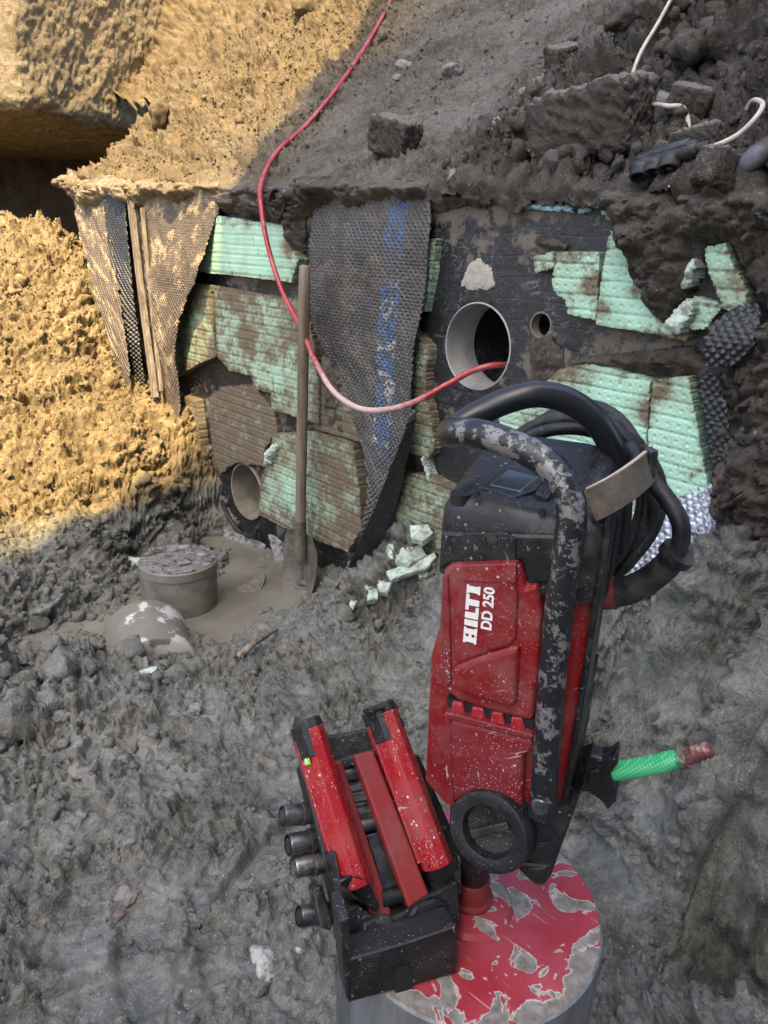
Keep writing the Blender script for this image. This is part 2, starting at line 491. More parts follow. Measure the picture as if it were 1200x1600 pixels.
def ground_detail(X, Y, Z):
    """relief of the soil, metres, and how wet it is"""
    # where the mounds of broken clods lie, and where the bank of loose sand is
    bank = sstep(0.03, 0.20, Z) * sstep(-0.55, -0.85, X) * sstep(1.7, 2.2, Y)
    mound = np.exp(-(((X + 1.0) / 0.42) ** 2 + ((Y - 1.85) / 0.75) ** 2)) + 0.30 * sstep(0.55, 0.9, X + 0.25 * (Y - 1.0)) + 0.7 * np.exp(-(((X - .1) / .4) ** 2 + ((Y - 2.3) / .25) ** 2)) \
        + 0.6 * np.exp(-(((X + .75) / .5) ** 2 + ((Y - 3.0) / .3) ** 2))
    mound = np.clip(mound, 0, 1) * (1 - bank)
    flat = 1 - np.clip(mound + bank, 0, 1)
    Xs = X + 0.8 * Z * np.tanh(X * 3); Ys = Y + 0.8 * Z          # follow the slopes, so that relief is not drawn out on steep ground
    wx = Xs + 0.03 * fbm(Xs * 6, Ys * 6, 3, 3); wy = Ys + 0.03 * fbm(Xs * 6 + 5, Ys * 6, 4, 3)
    big = fbm(wx * 3.1, wy * 3.1, 21, 4)
    # torn clay: ledges with a steep lip on one side, broken crosswise
    st = wx * 5 + wy * 9 + 2.2 * fbm(wx * 4, wy * 4, 40, 4)
    saw = (st - np.floor(st)); saw = np.where(saw < 0.8, saw / 0.8, (1 - saw) / 0.2)
    st2 = wx * 17 - wy * 11 + 2.5 * fbm(wx * 9, wy * 9, 44, 3)
    saw2 = (st2 - np.floor(st2)); saw2 = np.where(saw2 < 0.8, saw2 / 0.8, (1 - saw2) / 0.2)
    lm = sstep(-0.1, 0.35, fbm(wx * 3.7, wy * 3.7, 61, 3))
    rid = 1 - np.abs(fbm(wx * 14, wy * 14, 71, 4)) * 2.2
    c1 = clods(wx, wy, 11, 5, 0.55); c2 = clods(wx, wy, 26, 6, 0.6); c3 = clods(wx, wy, 60, 8, 0.7); c4 = clods(wx, wy, 105, 9, 0.7); c0 = clods(wx, wy, 16, 15, 0.6)
    a1 = facets(wx, wy, 9, 205); a2 = facets(wx, wy, 21, 207); a3 = facets(wx, wy, 48, 209)
    f2 = fbm(wx * 45, wy * 45, 91, 4); f3 = fbm(wx * 95, wy * 95, 93, 2)
    cm = sstep(-0.15, 0.3, fbm(wx * 5, wy * 5, 101, 3))
    def crack(fr, seed, w):
        p = fbm(wx * fr, wy * fr, seed, 3); return np.exp(-(p / w) ** 2)
    k1 = crack(6, 141, .035) * sstep(0, .35, fbm(wx * 2.2, wy * 2.2, 143, 2) + .12); k2 = crack(15, 151, .05) * sstep(-.1, .3, fbm(wx * 4, wy * 4, 153, 2))
    dm = 0.034 * big + lm * (0.018 * saw + 0.010 * saw2) + 0.008 * (rid - 0.4) + cm * (0.026 * a2 + 0.014 * a3 + .010 * c2) + 0.008 * a3 + 0.008 * f2 + .0025 * c4 - .024 * k1 - .015 * k2
    dc = 0.040 * big + 0.075 * a1 + 0.045 * a2 + 0.020 * a3 + .015 * c2 + 0.008 * c3 + 0.010 * f2 - .03 * k1 - .016 * k2
    db = 0.060 * big + 0.045 * a1 * cm + 0.034 * a2 * (0.3 + cm) + 0.016 * a3 + .012 * c3 + 0.006 * c4 + 0.013 * f2 - 0.06 * sstep(0.32, 0.6, fbm(wx * 7, wy * 7, 33, 3)) - .03 * k1 - .012 * k2
    smooth = sstep(0.02, 0.24, fbm(wx * 5.2 + 3, wy * 5.2, 55, 4)) * (1 - np.clip(bank + .5 * mound, 0, 1))       # trodden, smeared patches
    d = flat * (dm * (1 - 0.74 * smooth)) + mound * dc + bank * db
    d = d * (1 - .35 * sstep(-.055, -.085, Z))                  # silted flat under the water
    return d, bank, mound, smooth

PUDDLE_Z = -0.083
gx = axis([(-4.6, -2.1, .05), (-2.1, -1.1, .0066), (-1.1, 1.05, .0044), (1.05, 1.5, .009), (1.5, 4.2, .06)])
gy = axis([(-3.0, .5, .05), (.5, 1.9, .0044), (1.9, 2.6, .0055), (2.6, 4.2, .0075), (4.2, 5.6, .06)])
GX, GY = np.meshgrid(gx, gy, indexing='ij')
GZ0 = ground_base(GX, GY)
gd, g_bank, g_mound, g_smooth = ground_detail(GX, GY, GZ0)
# boot prints pressed into the clay
def boot(cx, cy, ang, dep, ln=0.15, wd=0.05):
    global gd
    u = (GX - cx) * math.cos(ang) + (GY - cy) * math.sin(ang); v = -(GX - cx) * math.sin(ang) + (GY - cy) * math.cos(ang)
    e = np.sqrt((u / ln) ** 2 + (v / (wd * (1 + .25 * np.sin(u * 12)))) ** 2)
    gd = gd * (1 - .7 * sstep(1.05, .85, e)) - dep * sstep(1.1, .85, e) + 0.35 * dep * np.exp(-((e - 1.25) / .15) ** 2)
for px, py, a, dp in [(1170, 1330, .5, .05), (1120, 1480, 1.2, .02), (230, 1500, 1.9, .016), (1120, 1010, .2, .03), (120, 1560, .4, .02), (430, 1330, .9, .018)]:
    P = onz(px, py, .02); boot(P[0], P[1], a, dp)
gs_x, gs_y = np.gradient(GZ0, gx, axis=0), np.gradient(GZ0, gy, axis=1)
nl = np.sqrt(gs_x ** 2 + gs_y ** 2 + 1)
GV = np.stack([GX - gd * gs_x / nl, GY - gd * gs_y / nl, GZ0 + gd / nl], -1)
# keep off the buried side of the wall
off = (GX - WB[0]) * WN[0] + (GY - WB[1]) * WN[1]
ss = (GX - WB[0]) * WS[0] + (GY - WB[1]) * WS[1]
keep = (off > -0.12) | (ss < -3.3)
F_ = grid_faces(len(gx), len(gy))
F_ = F_[keep.ravel()[F_].all(1)]
V_, F2_, A_ = compact(GV.reshape(-1, 3), F_, {'sand': g_bank, 'mound': g_mound, 'smooth': g_smooth})
def ground_z(x, y):
    i = np.clip(np.searchsorted(gx, x), 1, len(gx) - 1); j = np.clip(np.searchsorted(gy, y), 1, len(gy) - 1)
    return float(GV[i, j, 2])

n = NT('pit_ground')
def soil_nodes(n):
    """shared colour and relief of the pit soil: grey clay, with sand where the attribute says so"""
    sand = n.attr('sand'); sm = n.attr('smooth')
    med = n.noise(11, 6, 0.65); fin = n.noise(95, 6, 0.7); big = n.noise(1.7, 5, 0.6)
    c = n.mix(n.ramp(med, [(0.32, 0.0), (0.66, 1.0)]), (0.064, 0.065, 0.056), (0.148, 0.151, 0.131))
    c = n.mix(n.ramp(big, [(0.40, 0.0), (0.66, 0.7)]), c, (0.212, 0.215, 0.189))
    c = n.mix(n.math('MULTIPLY', n.ramp(n.noise(5.5, 4, 0.6), [(0.52, 0.0), (0.68, 0.8)]), 0.5), c, (0.105, 0.090, 0.072))
    cs = n.mix(n.ramp(med, [(0.3, 0.0), (0.65, 1.0)]), (0.135, 0.096, 0.046), (0.255, 0.190, 0.096))
    cs = n.mix(n.ramp(n.noise(3.5, 5, 0.6), [(0.45, 0.0), (0.7, 0.7)]), cs, (0.31, 0.24, 0.13))
    sw = n.math('ADD', sand, n.math('MULTIPLY', n.math('SUBTRACT', med, 0.5), 1.2), True)
    sw = n.ramp(sw, [(0.25, 0.0), (0.7, 1.0)])
    c = n.mix(sw, c, cs)
    c = n.mix(n.math('MULTIPLY', n.ramp(fin, [(0.28, 1.0), (0.46, 0.0)]), 0.4), c, (0.06, 0.052, 0.042))
    grit = n.ramp(n.noise(340, 3, 0.6), [(0.62, 0.0), (0.74, 1.0)])
    c = n.mix(n.math('MULTIPLY', grit, 0.4), c, (0.34, 0.31, 0.26))
    # fine flaky relief: torn edges, crumbs, grains
    n1 = n.noise(70, 6, 0.8, None, .6); n2 = n.noise(170, 4, 0.78, None, 1.0)
    cl = n.voro(120, 'DISTANCE_TO_EDGE'); fl = n.ramp(cl, [(0.0, 0.0), (0.12, 1.0)])
    h = n.math('ADD', n.math('MULTIPLY', n1, 1.5), n.math('MULTIPLY', n2, .7))
    h = n.math('ADD', h, n.math('MULTIPLY', fl, .15))
    # torn ledges: terraces of a warped field, steep on one side
    t1 = n.math('FRACT', n.math('MULTIPLY', n.noise(9, 6, .55, n.scale((1, 1.6, 1), n.rot((0, 0, .5))), .5), 6.0))
    t2 = n.math('FRACT', n.math('MULTIPLY', n.noise(20, 5, .55, n.scale((1.5, 1, 1), n.rot((0, 0, .3))), .4), 4.5))
    b1 = n.bump(n.math('ADD', n.ramp(t1, [(0.0, 0.0), (.86, 1.0), (1.0, 0.0)]), n.math('MULTIPLY', n.ramp(t2, [(0.0, 0.0), (.86, 1.0), (1.0, 0.0)]), .5)), n.math('SUBTRACT', .62, n.math('MULTIPLY', sm, .45)), .007)
    h = n.math('MULTIPLY', h, n.math('SUBTRACT', 1.0, n.math('MULTIPLY', sm, 0.55)))
    b2 = n.bump(h, 0.6, 0.0042, b1)
    dk = n.math('MULTIPLY', n.ramp(n2, [(0.34, 1.0), (0.47, 0.0)]), .45)
    c = n.mix(dk, c, (0.045, 0.041, 0.034))
    lt = n.math('MULTIPLY', n.ramp(n1, [(0.56, 0.0), (0.70, 1.0)]), .35)
    c = n.mix(lt, c, n.mix(sw, (0.258, 0.262, 0.232), (0.40, 0.325, 0.20)))
    wet = n.math('MULTIPLY', n.ramp(n.noise(4.0, 5, 0.6), [(0.36, 0.0), (0.6, 1.0)]), n.math('SUBTRACT', 1.0, sw))
    wet = n.math('MAXIMUM', wet, n.math('MULTIPLY', sm, 0.95))
    r = n.math('SUBTRACT', 0.92, n.math('MULTIPLY', wet, 0.56))
    return c, r, b2
c, r, b = soil_nodes(n)
c = grain(n, c, .85, n.math('MULTIPLY', n.math('SUBTRACT', 1.0, n.attr('sand')), .26), .22)
M['pit_ground'] = n.done(c, r, b, spec=0.4)
ground = mesh_np('ground', V_, F2_, M['pit_ground'], attrs=A_)
tag(ground, 'churned grey clay floor of the pit with a sandy bank', None, kind='structure')

# ------------------------------------------------------------------ the slope of soil behind the wall top
def wq(px, py, q):
    """(s, q, z) of a point seen there that lies q metres behind the wall face"""
    d = ray(px, py); t = ((WB - WN * q - EYE) @ WN) / (d @ WN); P = EYE + d * t
    return ((P - WB) @ WS, q, P[2])
sl = []
for q in [(110, 285, .0), (200, 285, .0), (300, 285, 0), (345, 292, 0), (450, 296, 0), (600, 296, 0), (700, 300, 0), (850, 300, 0), (960, 305, 0), (1080, 310, 0), (1190, 315, 0),
          (150, 200, .35), (250, 200, .32), (420, 200, .32), (560, 200, .3), (700, 200, .28), (850, 215, .2), (1000, 215, .22), (1120, 215, .22),
          (200, 100, .75), (400, 100, .78), (600, 100, .7), (800, 100, .62), (960, 110, .5), (1100, 120, .42), (1190, 120, .36),
          (200, 0, 1.2), (400, 0, 1.25), (600, 0, 1.2), (800, 0, 1.1), (950, 0, .9), (1080, 10, .62), (1190, 20, .5)]:
    sl.append(wq(*q))
zt = 2.9
sl += [(-5.5, 0, 1.6), (-5.5, 1.2, 3.4), (-4, 1.2, 3.2), (-4.5, 2, 3.8), (-3, 2.6, 3.4), (-1, 2.8, 3.5), (1, 2.8, 3.5), (2.2, 1.5, 3.0), (2.2, 0, 1.5), (2.2, .6, 2.2), (-1, 2.0, 3.0), (.6, 2, 3.0)]
sl = np.array(sl)
slope_base = RBF(sl[:, :2], sl[:, 2], 0.12, 2e-3)
sx = axis([(-6.0, -3.3, .05), (-3.3, 1.30, .0068), (1.30, 2.6, .05)])
sqv = axis([(-.13, .0, .0065), (0, 1.45, .0068), (1.45, 2.9, .03)])
SX, SQ = np.meshgrid(sx, sqv, indexing='ij')
SZ0 = slope_base(SX, np.maximum(SQ, 0))
wx = SX + 0.03 * fbm(SX * 6, SQ * 6, 3, 3); wy = SQ * 1.25 + 0.03 * fbm(SX * 6 + 5, SQ * 6, 4, 3)
rightw = sstep(-0.50, 0.15, SX + 0.25 * fbm(SX * 2, SQ * 2, 8, 3))         # broken clods at the right, finer soil at the left
leftw = sstep(-1.0, -1.7, SX + 0.3 * fbm(SX * 2.4, SQ * 2.4, 18, 3))
c1 = clods(wx, wy, 9, 105, 0.5); c2 = clods(wx, wy, 22, 106, 0.55); c3 = clods(wx, wy, 55, 108, 0.6); c4 = clods(wx, wy, 115, 109, 0.6)
a1 = facets(wx, wy, 8, 305); a2 = facets(wx, wy, 19, 307); a3 = facets(wx, wy, 46, 309)
cm = sstep(-0.1, 0.3, fbm(wx * 3.2, wy * 3.2, 131, 3))
f2 = fbm(wx * 40, wy * 40, 191, 4); big = fbm(wx * 2.6, wy * 2.6, 121, 4)
f3 = fbm(wx * 90, wy * 90, 193, 2)
kr = np.exp(-(fbm(wx * 6, wy * 6, 195, 3) / .04) ** 2) * (.3 + rightw)
sd = 0.05 * big + (rightw + 0.55 * leftw) * (0.080 * a1 + 0.045 * a2 + .012 * c2) + (0.004 + 0.014 * cm + .012 * rightw) * a3 + .008 * c3 + 0.014 * a2 * cm + 0.008 * c4 + (0.018 * f2 + .008 * f3) * (0.4 + cm * .6 + rightw * .6 + leftw * .7) + leftw * .012 * a3 - .03 * kr \
    - leftw * 0.07 * sstep(0.30, 0.6, fbm(wx * 6, wy * 6, 133, 3))
sd = sd * (.5 + .5 * sstep(-0.02, 0.08, SQ)) - 0.004
ga, gb = np.gradient(SZ0, sx, axis=0), np.gradient(SZ0, sqv, axis=1)
nl = np.sqrt(ga ** 2 + gb ** 2 + 1)
S2 = SX - sd * ga / nl; Q2 = SQ - sd * gb / nl; Z2 = SZ0 + sd / nl
# in front of the wall top the soil hangs down the face as a ragged crust
lip = SQ < 0
fall = -SQ
Q2 = np.where(lip, -.012 - .020 * np.exp(-fall / .05) - np.abs(sd) * .8, Q2 - .030 * np.exp(-np.maximum(SQ, 0) / .02))
Z2 = np.where(lip, SZ0 + .5 * sd - fall * .95, Z2)
S2 = np.where(lip, SX, S2)
SV = np.array([WB[0], WB[1], 0]) + S2[..., None] * WS - Q2[..., None] * WN + Z2[..., None] * np.array([0, 0, 1.0])
F_ = grid_faces(len(sx), len(sqv))
cave = (SX < -2.78 + 0.14 * fbm(SQ * 3, SX * 3, 7, 3)) & (SQ < .50)            # the hollow at the far left
lipcut = SQ < -(.035 + .07 * np.clip(fbm(SX * 5, SQ * 6, 171, 4) + .25 * fbm(SX * 22, SQ * 22, 173, 3), -.3, 1))
F_ = F_[~(cave | lipcut).ravel()[F_].any(1)]
V_, F2_, A_ = compact(SV.reshape(-1, 3), F_, {'sand': np.clip(leftw, 0, 1), 'rocky': rightw, 'smooth': 0 * SX})
def slope_pt(px, py, off=0.0):
    """point of the slope seen at that place"""
    d = ray(px, py)
    ts = np.linspace(1.3, 6, 1600)
    P = EYE + ts[:, None] * d
    s = (P - WB) @ WS; q = -((P - WB) @ WN)
    i = np.clip(np.searchsorted(sx, s), 1, len(sx) - 1); j = np.clip(np.searchsorted(sqv, np.maximum(q, .01)), 1, len(sqv) - 1)
    k = np.argmax((q > -0.02) & (P[:, 2] < Z2[i, j]))
    return P[k] + np.array([0, 0, off])
def gpt(px, py, lift=0.0):
    """point of the pit ground seen at that place (a march along the line of sight)"""
    d = ray(px, py)
    for t in np.arange(0.7, 4.5, 0.006):
        P = EYE + d * t
        if P[2] < ground_z(P[0], P[1]): return P + np.array([0, 0, lift])
    return EYE + d * 2
n = NT('slope_soil')
sand = n.attr('sand'); rk = n.attr('rocky')
med = n.noise(9, 6, 0.65); fin = n.noise(85, 6, 0.7); big = n.noise(1.6, 5, 0.6)
c = n.mix(n.ramp(med, [(0.32, 0.0), (0.66, 1.0)]), (0.058, 0.052, 0.045), (0.155, 0.143, 0.126))
c = n.mix(n.ramp(big, [(0.38, 0.0), (0.62, 0.7)]), c, (0.220, 0.206, 0.185))
cb = n.mix(n.ramp(med, [(0.3, 0.0), (0.7, 1.0)]), (0.042, 0.034, 0.029), (0.120, 0.103, 0.089))
c = n.mix(n.math('MULTIPLY', rk, 0.75), c, cb)
cs = n.mix(n.ramp(med, [(0.3, 0.0), (0.65, 1.0)]), (0.135, 0.096, 0.046), (0.265, 0.196, 0.100))
c = n.mix(n.math('MULTIPLY', sand, 0.85), c, cs)
c = n.mix(n.math('MULTIPLY', n.ramp(fin, [(0.28, 1.0), (0.46, 0.0)]), 0.4), c, (0.06, 0.050, 0.040))
grit = n.ramp(n.noise(260, 3, 0.6), [(0.60, 0.0), (0.72, 1.0)])
c = n.mix(n.math('MULTIPLY', grit, 0.4), c, (0.36, 0.33, 0.28))
h = n.math('ADD', n.math('MULTIPLY', fin, 0.9), n.math('MULTIPLY', n.noise(60, 6, .8, None, .6), 1.3))
h = n.math('ADD', h, n.math('MULTIPLY', n.ramp(n.voro(105, 'DISTANCE_TO_EDGE'), [(0.0, 0.0), (0.12, 1.0)]), 0.2))
b1 = n.bump(h, 1.0, 0.0075)
c = grain(n, c, .7, .12, .35)
M['slope_soil'] = n.done(c, 0.93, n.bump(n.noise(380, 3, 0.6), 0.3, 0.004, b1), spec=0.3)
slope = mesh_np('slope', V_, F2_, M['slope_soil'], attrs=A_)
tag(slope, 'bank of loose soil rising behind the wall', None, kind='structure')
# ------------------------------------------------------------------ the building added unseen behind the camera to shade the pit
def shade_caster():
    root = empty('shade_caster', (2.6, -6.0, 0.0))
    n = NT('render_plaster')
    c = n.mix(n.noise(1.2, 4), (0.55, 0.52, 0.47), (0.64, 0.61, 0.56))
    M['render_plaster'] = n.done(c, 0.9, n.bump(n.noise(60, 3), 0.2, 0.01))
    plain('roof_sheet', (0.16, 0.15, 0.15), 0.6)
    plain('window_glass', (0.05, 0.06, 0.07), 0.08)
    plain('window_white', (0.75, 0.75, 0.73), 0.5)
    H = 14.0
    # the eave runs so that the edge of its shade crosses the bank where the sunlight ends
    sd_ = np.array(SUN_DIR)
    edge_pts = [gpt(10, 860), gpt(100, 835), gpt(200, 800), gpt(290, 715), slope_pt(385, 270), slope_pt(470, 165), slope_pt(590, 5)]
    ev = sorted([tuple((P + sd_ * ((H - P[2]) / sd_[2]))[:2]) for P in edge_pts], key=lambda e: e[1])
    fit = np.polyfit([e[1] for e in ev], [e[0] for e in ev], 2)
    ys = np.linspace(ev[0][1] - 2.5, ev[-1][1] + .6, 7)
    ev = [(float(np.polyval(fit, min(max(y, ev[0][1] - .6), ev[-1][1] + .3))), float(y)) for y in ys]
    o = np.array([2.6, -6.0, 0]); y0, y1 = ev[0][1], ev[-1][1]
    def slab(x_in, za, zb):
        p = [(14, y1), (14, y0)] + [(x + x_in, y) for x, y in ev]
        m = MB(); m.rings([[np.array([x, y, za]) - o for x, y in p], [np.array([x, y, zb]) - o for x, y in p]]); return m
    slab(.25, -.5, H - .35).build('wall', M['render_plaster'], root)
    slab(0, H - .345, H).build('roof', M['roof_sheet'], root)
    for fl in range(4):
        for k in range(4):
            x = 1.6 + k * 2.8; z = 1.9 + fl * 3.0
            m = MB(); m.box(np.array([x, y1 + .02, z]) - o, (.62, .04, .8)); w = m.build('window', M['window_white'], root)
            m = MB(); m.box(np.array([x, y1 + .05, z]) - o, (.54, .03, .72)); m.build('pane', M['window_glass'], w)
    tag(root, 'unseen house-shaped block added behind the viewer to shade the pit', 'shade_caster')
shade_caster()

# ------------------------------------------------------------------ far left: smeared block over a dark hollow
def rough_block(name, c, half, ax, mat, amp, seed, cell=0.02, parent=None, fr=5.0, rnd=.35):
    """a box whose six faces are worn and uneven"""
    Vs = []; Fs = []; b = 0
    c = np.asarray(c, float); ax = np.asarray(ax, float)
    pts = {}
    nn = [max(2, int(2 * h / cell)) for h in half]
    for d in range(3):
        u, v = (d + 1) % 3, (d + 2) % 3
        for sg in (-1, 1):
            a = np.linspace(-1, 1, nn[u] + 1); e = np.linspace(-1, 1, nn[v] + 1)
            A, E = np.meshgrid(a, e, indexing='ij')
            P = np.zeros(A.shape + (3,)); P[..., d] = sg; P[..., u] = A; P[..., v] = E
            L = P * np.asarray(half)
            # round the corners
            r = min(half) * rnd
            inn = np.clip(L, -(np.asarray(half) - r), np.asarray(half) - r)
            D = L - inn; dl = np.linalg.norm(D, axis=-1, keepdims=True)
            L = inn + D / np.maximum(dl, 1e-9) * r
            nz = fbm(L[..., 0] * fr + L[..., 2] * fr * .7 + seed, L[..., 1] * fr - L[..., 2] * fr * .8, seed, 5, 0.58) * amp
            nz += clods(L[..., 0] * 1.3 + L[..., 2], L[..., 1] + L[..., 2] * .6, fr * 3, seed, .5) * amp * .5 + fbm(L[..., 0] * fr * 7 + L[..., 2] * fr * 5, L[..., 1] * fr * 7 - L[..., 2] * fr * 4, seed + 7, 4, .65) * amp * .8
            L = L + D / np.maximum(dl, 1e-9) * nz[..., None]
            Wd = c + L @ ax
            f = grid_faces(*A.shape)
            if sg < 0: f = f[:, ::-1]
            Vs.append(Wd.reshape(-1, 3)); Fs.append(f + b); b += A.size
    o = mesh_np(name, np.vstack(Vs), np.vstack(Fs), mat, parent)
    bm = bmesh.new(); bm.from_mesh(o.data); bmesh.ops.remove_doubles(bm, verts=bm.verts[:], dist=cell * .12)
    bmesh.ops.recalc_face_normals(bm, faces=bm.faces[:]); bm.to_mesh(o.data); bm.free()
    return o
n = NT('smeared_earth')
c = n.mix(n.ramp(n.noise(9, 6, 0.7, n.scale((1, 1, 3))), [(0.35, 0.0), (0.65, 1.0)]), (0.20, 0.155, 0.095), (0.38, 0.315, 0.20))
M['smeared_earth'] = n.done(grain(n, c, .7, 0.0, .3), 0.9, n.bump(n.math('ADD', n.noise(60, 6, 0.75), n.noise(30, 5, .7, n.scale((1, 1, .15)))), 1.0, 0.016))
Pr = at(78, 80, 4.0); zb = at(70, 178, 4.0)[2]
_c, _s = math.cos(-.35), math.sin(-.35)
axb = np.array([[_c, _s, 0], [-_s, _c, 0], [0, 0, 1.0]])
blk = rough_block('earth_block', Pr - axb[0] * 1.80 + axb[1] * 1.0 + np.array([0, 0, zb + .62 - Pr[2]]), (1.80, 1.25, .62), axb, M['smeared_earth'], .022, 3, .014, fr=5.0, rnd=.12)
tag(blk, 'pale sunlit earth block overhanging a dark hollow at far left', 'earth block')
# earth behind and beside the hollow
axi = np.eye(3)
bk = rough_block('earth_backing', at(60, 130, 6.6), (2.4, .3, 1.9), axi, M['soil_brown'], .06, 9, .03, fr=3.0)
tag(bk, 'dark earth at the back of the hollow', kind='structure')
# ------------------------------------------------------------------ the foundation wall, in its own frame: x along it, -y out of it, z up
WALL_M = Matrix(((WS[0], -WN[0], 0, WB[0]), (WS[1], -WN[1], 0, WB[1]), (0, 0, 1, 0), (0, 0, 0, 1)))
wall_root = empty('foundation_wall')
wall_root.matrix_world = WALL_M
tag(wall_root, 'black bitumen coated foundation wall with torn mint green insulation boards', 'wall')

def wp(pts):
    return [wpx(*p) for p in pts]

PIPE_A = (wpx(745, 542), 0.126)
PIPE_B = (wpx(388, 768), 0.130)
HOLE_C = (wpx(845, 508), 0.034)

def sheet_grid(x0, x1, z0, z1, cell):
    nx = int((x1 - x0) / cell) + 1; nz = int((z1 - z0) / cell) + 1
    X, Z = np.meshgrid(np.linspace(x0, x1, nx), np.linspace(z0, z1, nz), indexing='ij')
    return X, Z

def skirt(V, Fq, depth_to):
    """close a sheet towards the wall: boundary edges run back to the plane y = depth_to"""
    e = np.concatenate([Fq[:, [0, 1]], Fq[:, [1, 2]], Fq[:, [2, 3]], Fq[:, [3, 0]]])
    key = np.sort(e, 1); _, inv, cnt = np.unique(key[:, 0] * (len(V) + 1) + key[:, 1], return_inverse=True, return_counts=True)
    b = e[cnt[inv] == 1]
    vs = np.unique(b); k = len(vs)
    top = np.full(len(V), -1, np.int64); top[vs] = len(V) + np.arange(k); bot = top + k          # own vertices, so that the edge stays sharp
    V2 = V[vs].copy(); V3 = V[vs].copy(); V3[:, 1] = depth_to
    f = np.stack([top[b[:, 1]], top[b[:, 0]], bot[b[:, 0]], bot[b[:, 1]]], 1)
    return np.vstack([V, V2, V3]), np.vstack([Fq, f]), np.concatenate([vs, vs])

def wall_patch(name, poly, cell, height, mat, parent, edge_noise=0.006, edge_fr=30, seed=0, back=0.004, attrs=None, local=True):
    """a piece fixed on the wall face: outline in wall coordinates, height(x, z, d) out of the wall"""
    P = np.asarray(poly)
    x0, z0 = P.min(0) - .03; x1, z1 = P.max(0) + .03
    X, Z = sheet_grid(x0, x1, z0, z1, cell)
    d = in_poly(X, Z, P) + edge_noise * fbm(X * edge_fr, Z * edge_fr, seed, 4, 0.6)
    H = height(X, Z, d)
    ga_, gb_ = np.gradient(d, X[:, 0], axis=0), np.gradient(d, Z[0], axis=1); g2 = ga_ ** 2 + gb_ ** 2 + 1e-9
    rim = (d > 0) & (d < 1.05 * cell); sh_ = np.where(rim, np.clip(d / g2, 0, 1.2 * cell), 0)       # pull the border onto the true outline
    V = np.stack([X - ga_ * sh_ + (0.2 * cell) * perlin(X * 300, Z * 300, 2), -H, Z - gb_ * sh_], -1).reshape(-1, 3)
    Fq = grid_faces(*X.shape)
    Fq = Fq[(d.ravel()[Fq] > 0).all(1)]
    if len(Fq) == 0: return None
    A = {k: f(X, Z, d) for k, f in (attrs or {}).items()}
    V, Fq, A = compact(V, Fq, A if A else None)
    V, Fq, vs = skirt(V, Fq, back)
    if A: A = {k: np.concatenate([a, a[vs]]) for k, a in A.items()}
    return mesh_np(name, V, Fq[:, ::-1], mat, parent, attrs=A)

# blobs of mud over the wall face, given where they stand: x, y, radius in the picture's pixels and amount
MUD_BLOBS = [(wpx(x, y), r * 2.0 / FPX, a) for x, y, r, a in [
    (340, 640, 60, .9), (420, 640, 70, .8), (330, 720, 50, .9), (290, 640, 40, 1), (400, 705, 50, .7), (520, 640, 60, 1), (530, 560, 50, 1), (500, 720, 60, .8), (380, 440, 60, .7), (330, 540, 50, .5),
    (850, 560, 40, 1.0), (870, 590, 40, .9), (960, 555, 50, .8), (1040, 560, 40, .8), (700, 320, 60, .9), (780, 315, 60, .8), (860, 320, 40, .6), (620, 330, 80, 1), (460, 330, 60, 1), (830, 380, 30, .8),
    (750, 385, 40, .5), (650, 700, 40, .8), (660, 600, 30, .6), (560, 840, 60, .9), (440, 820, 40, .6), (700, 640, 30, .5), (800, 600, 30, .4), (470, 470, 40, .7)]]
def mud_amount(X, Z):
    m = np.zeros(X.shape)
    for (bx, bz), r, a in MUD_BLOBS:
        m = np.maximum(m, a * np.exp(-(((X - bx) / (r * 1.3)) ** 2 + ((Z - bz) / r) ** 2)))
    return m

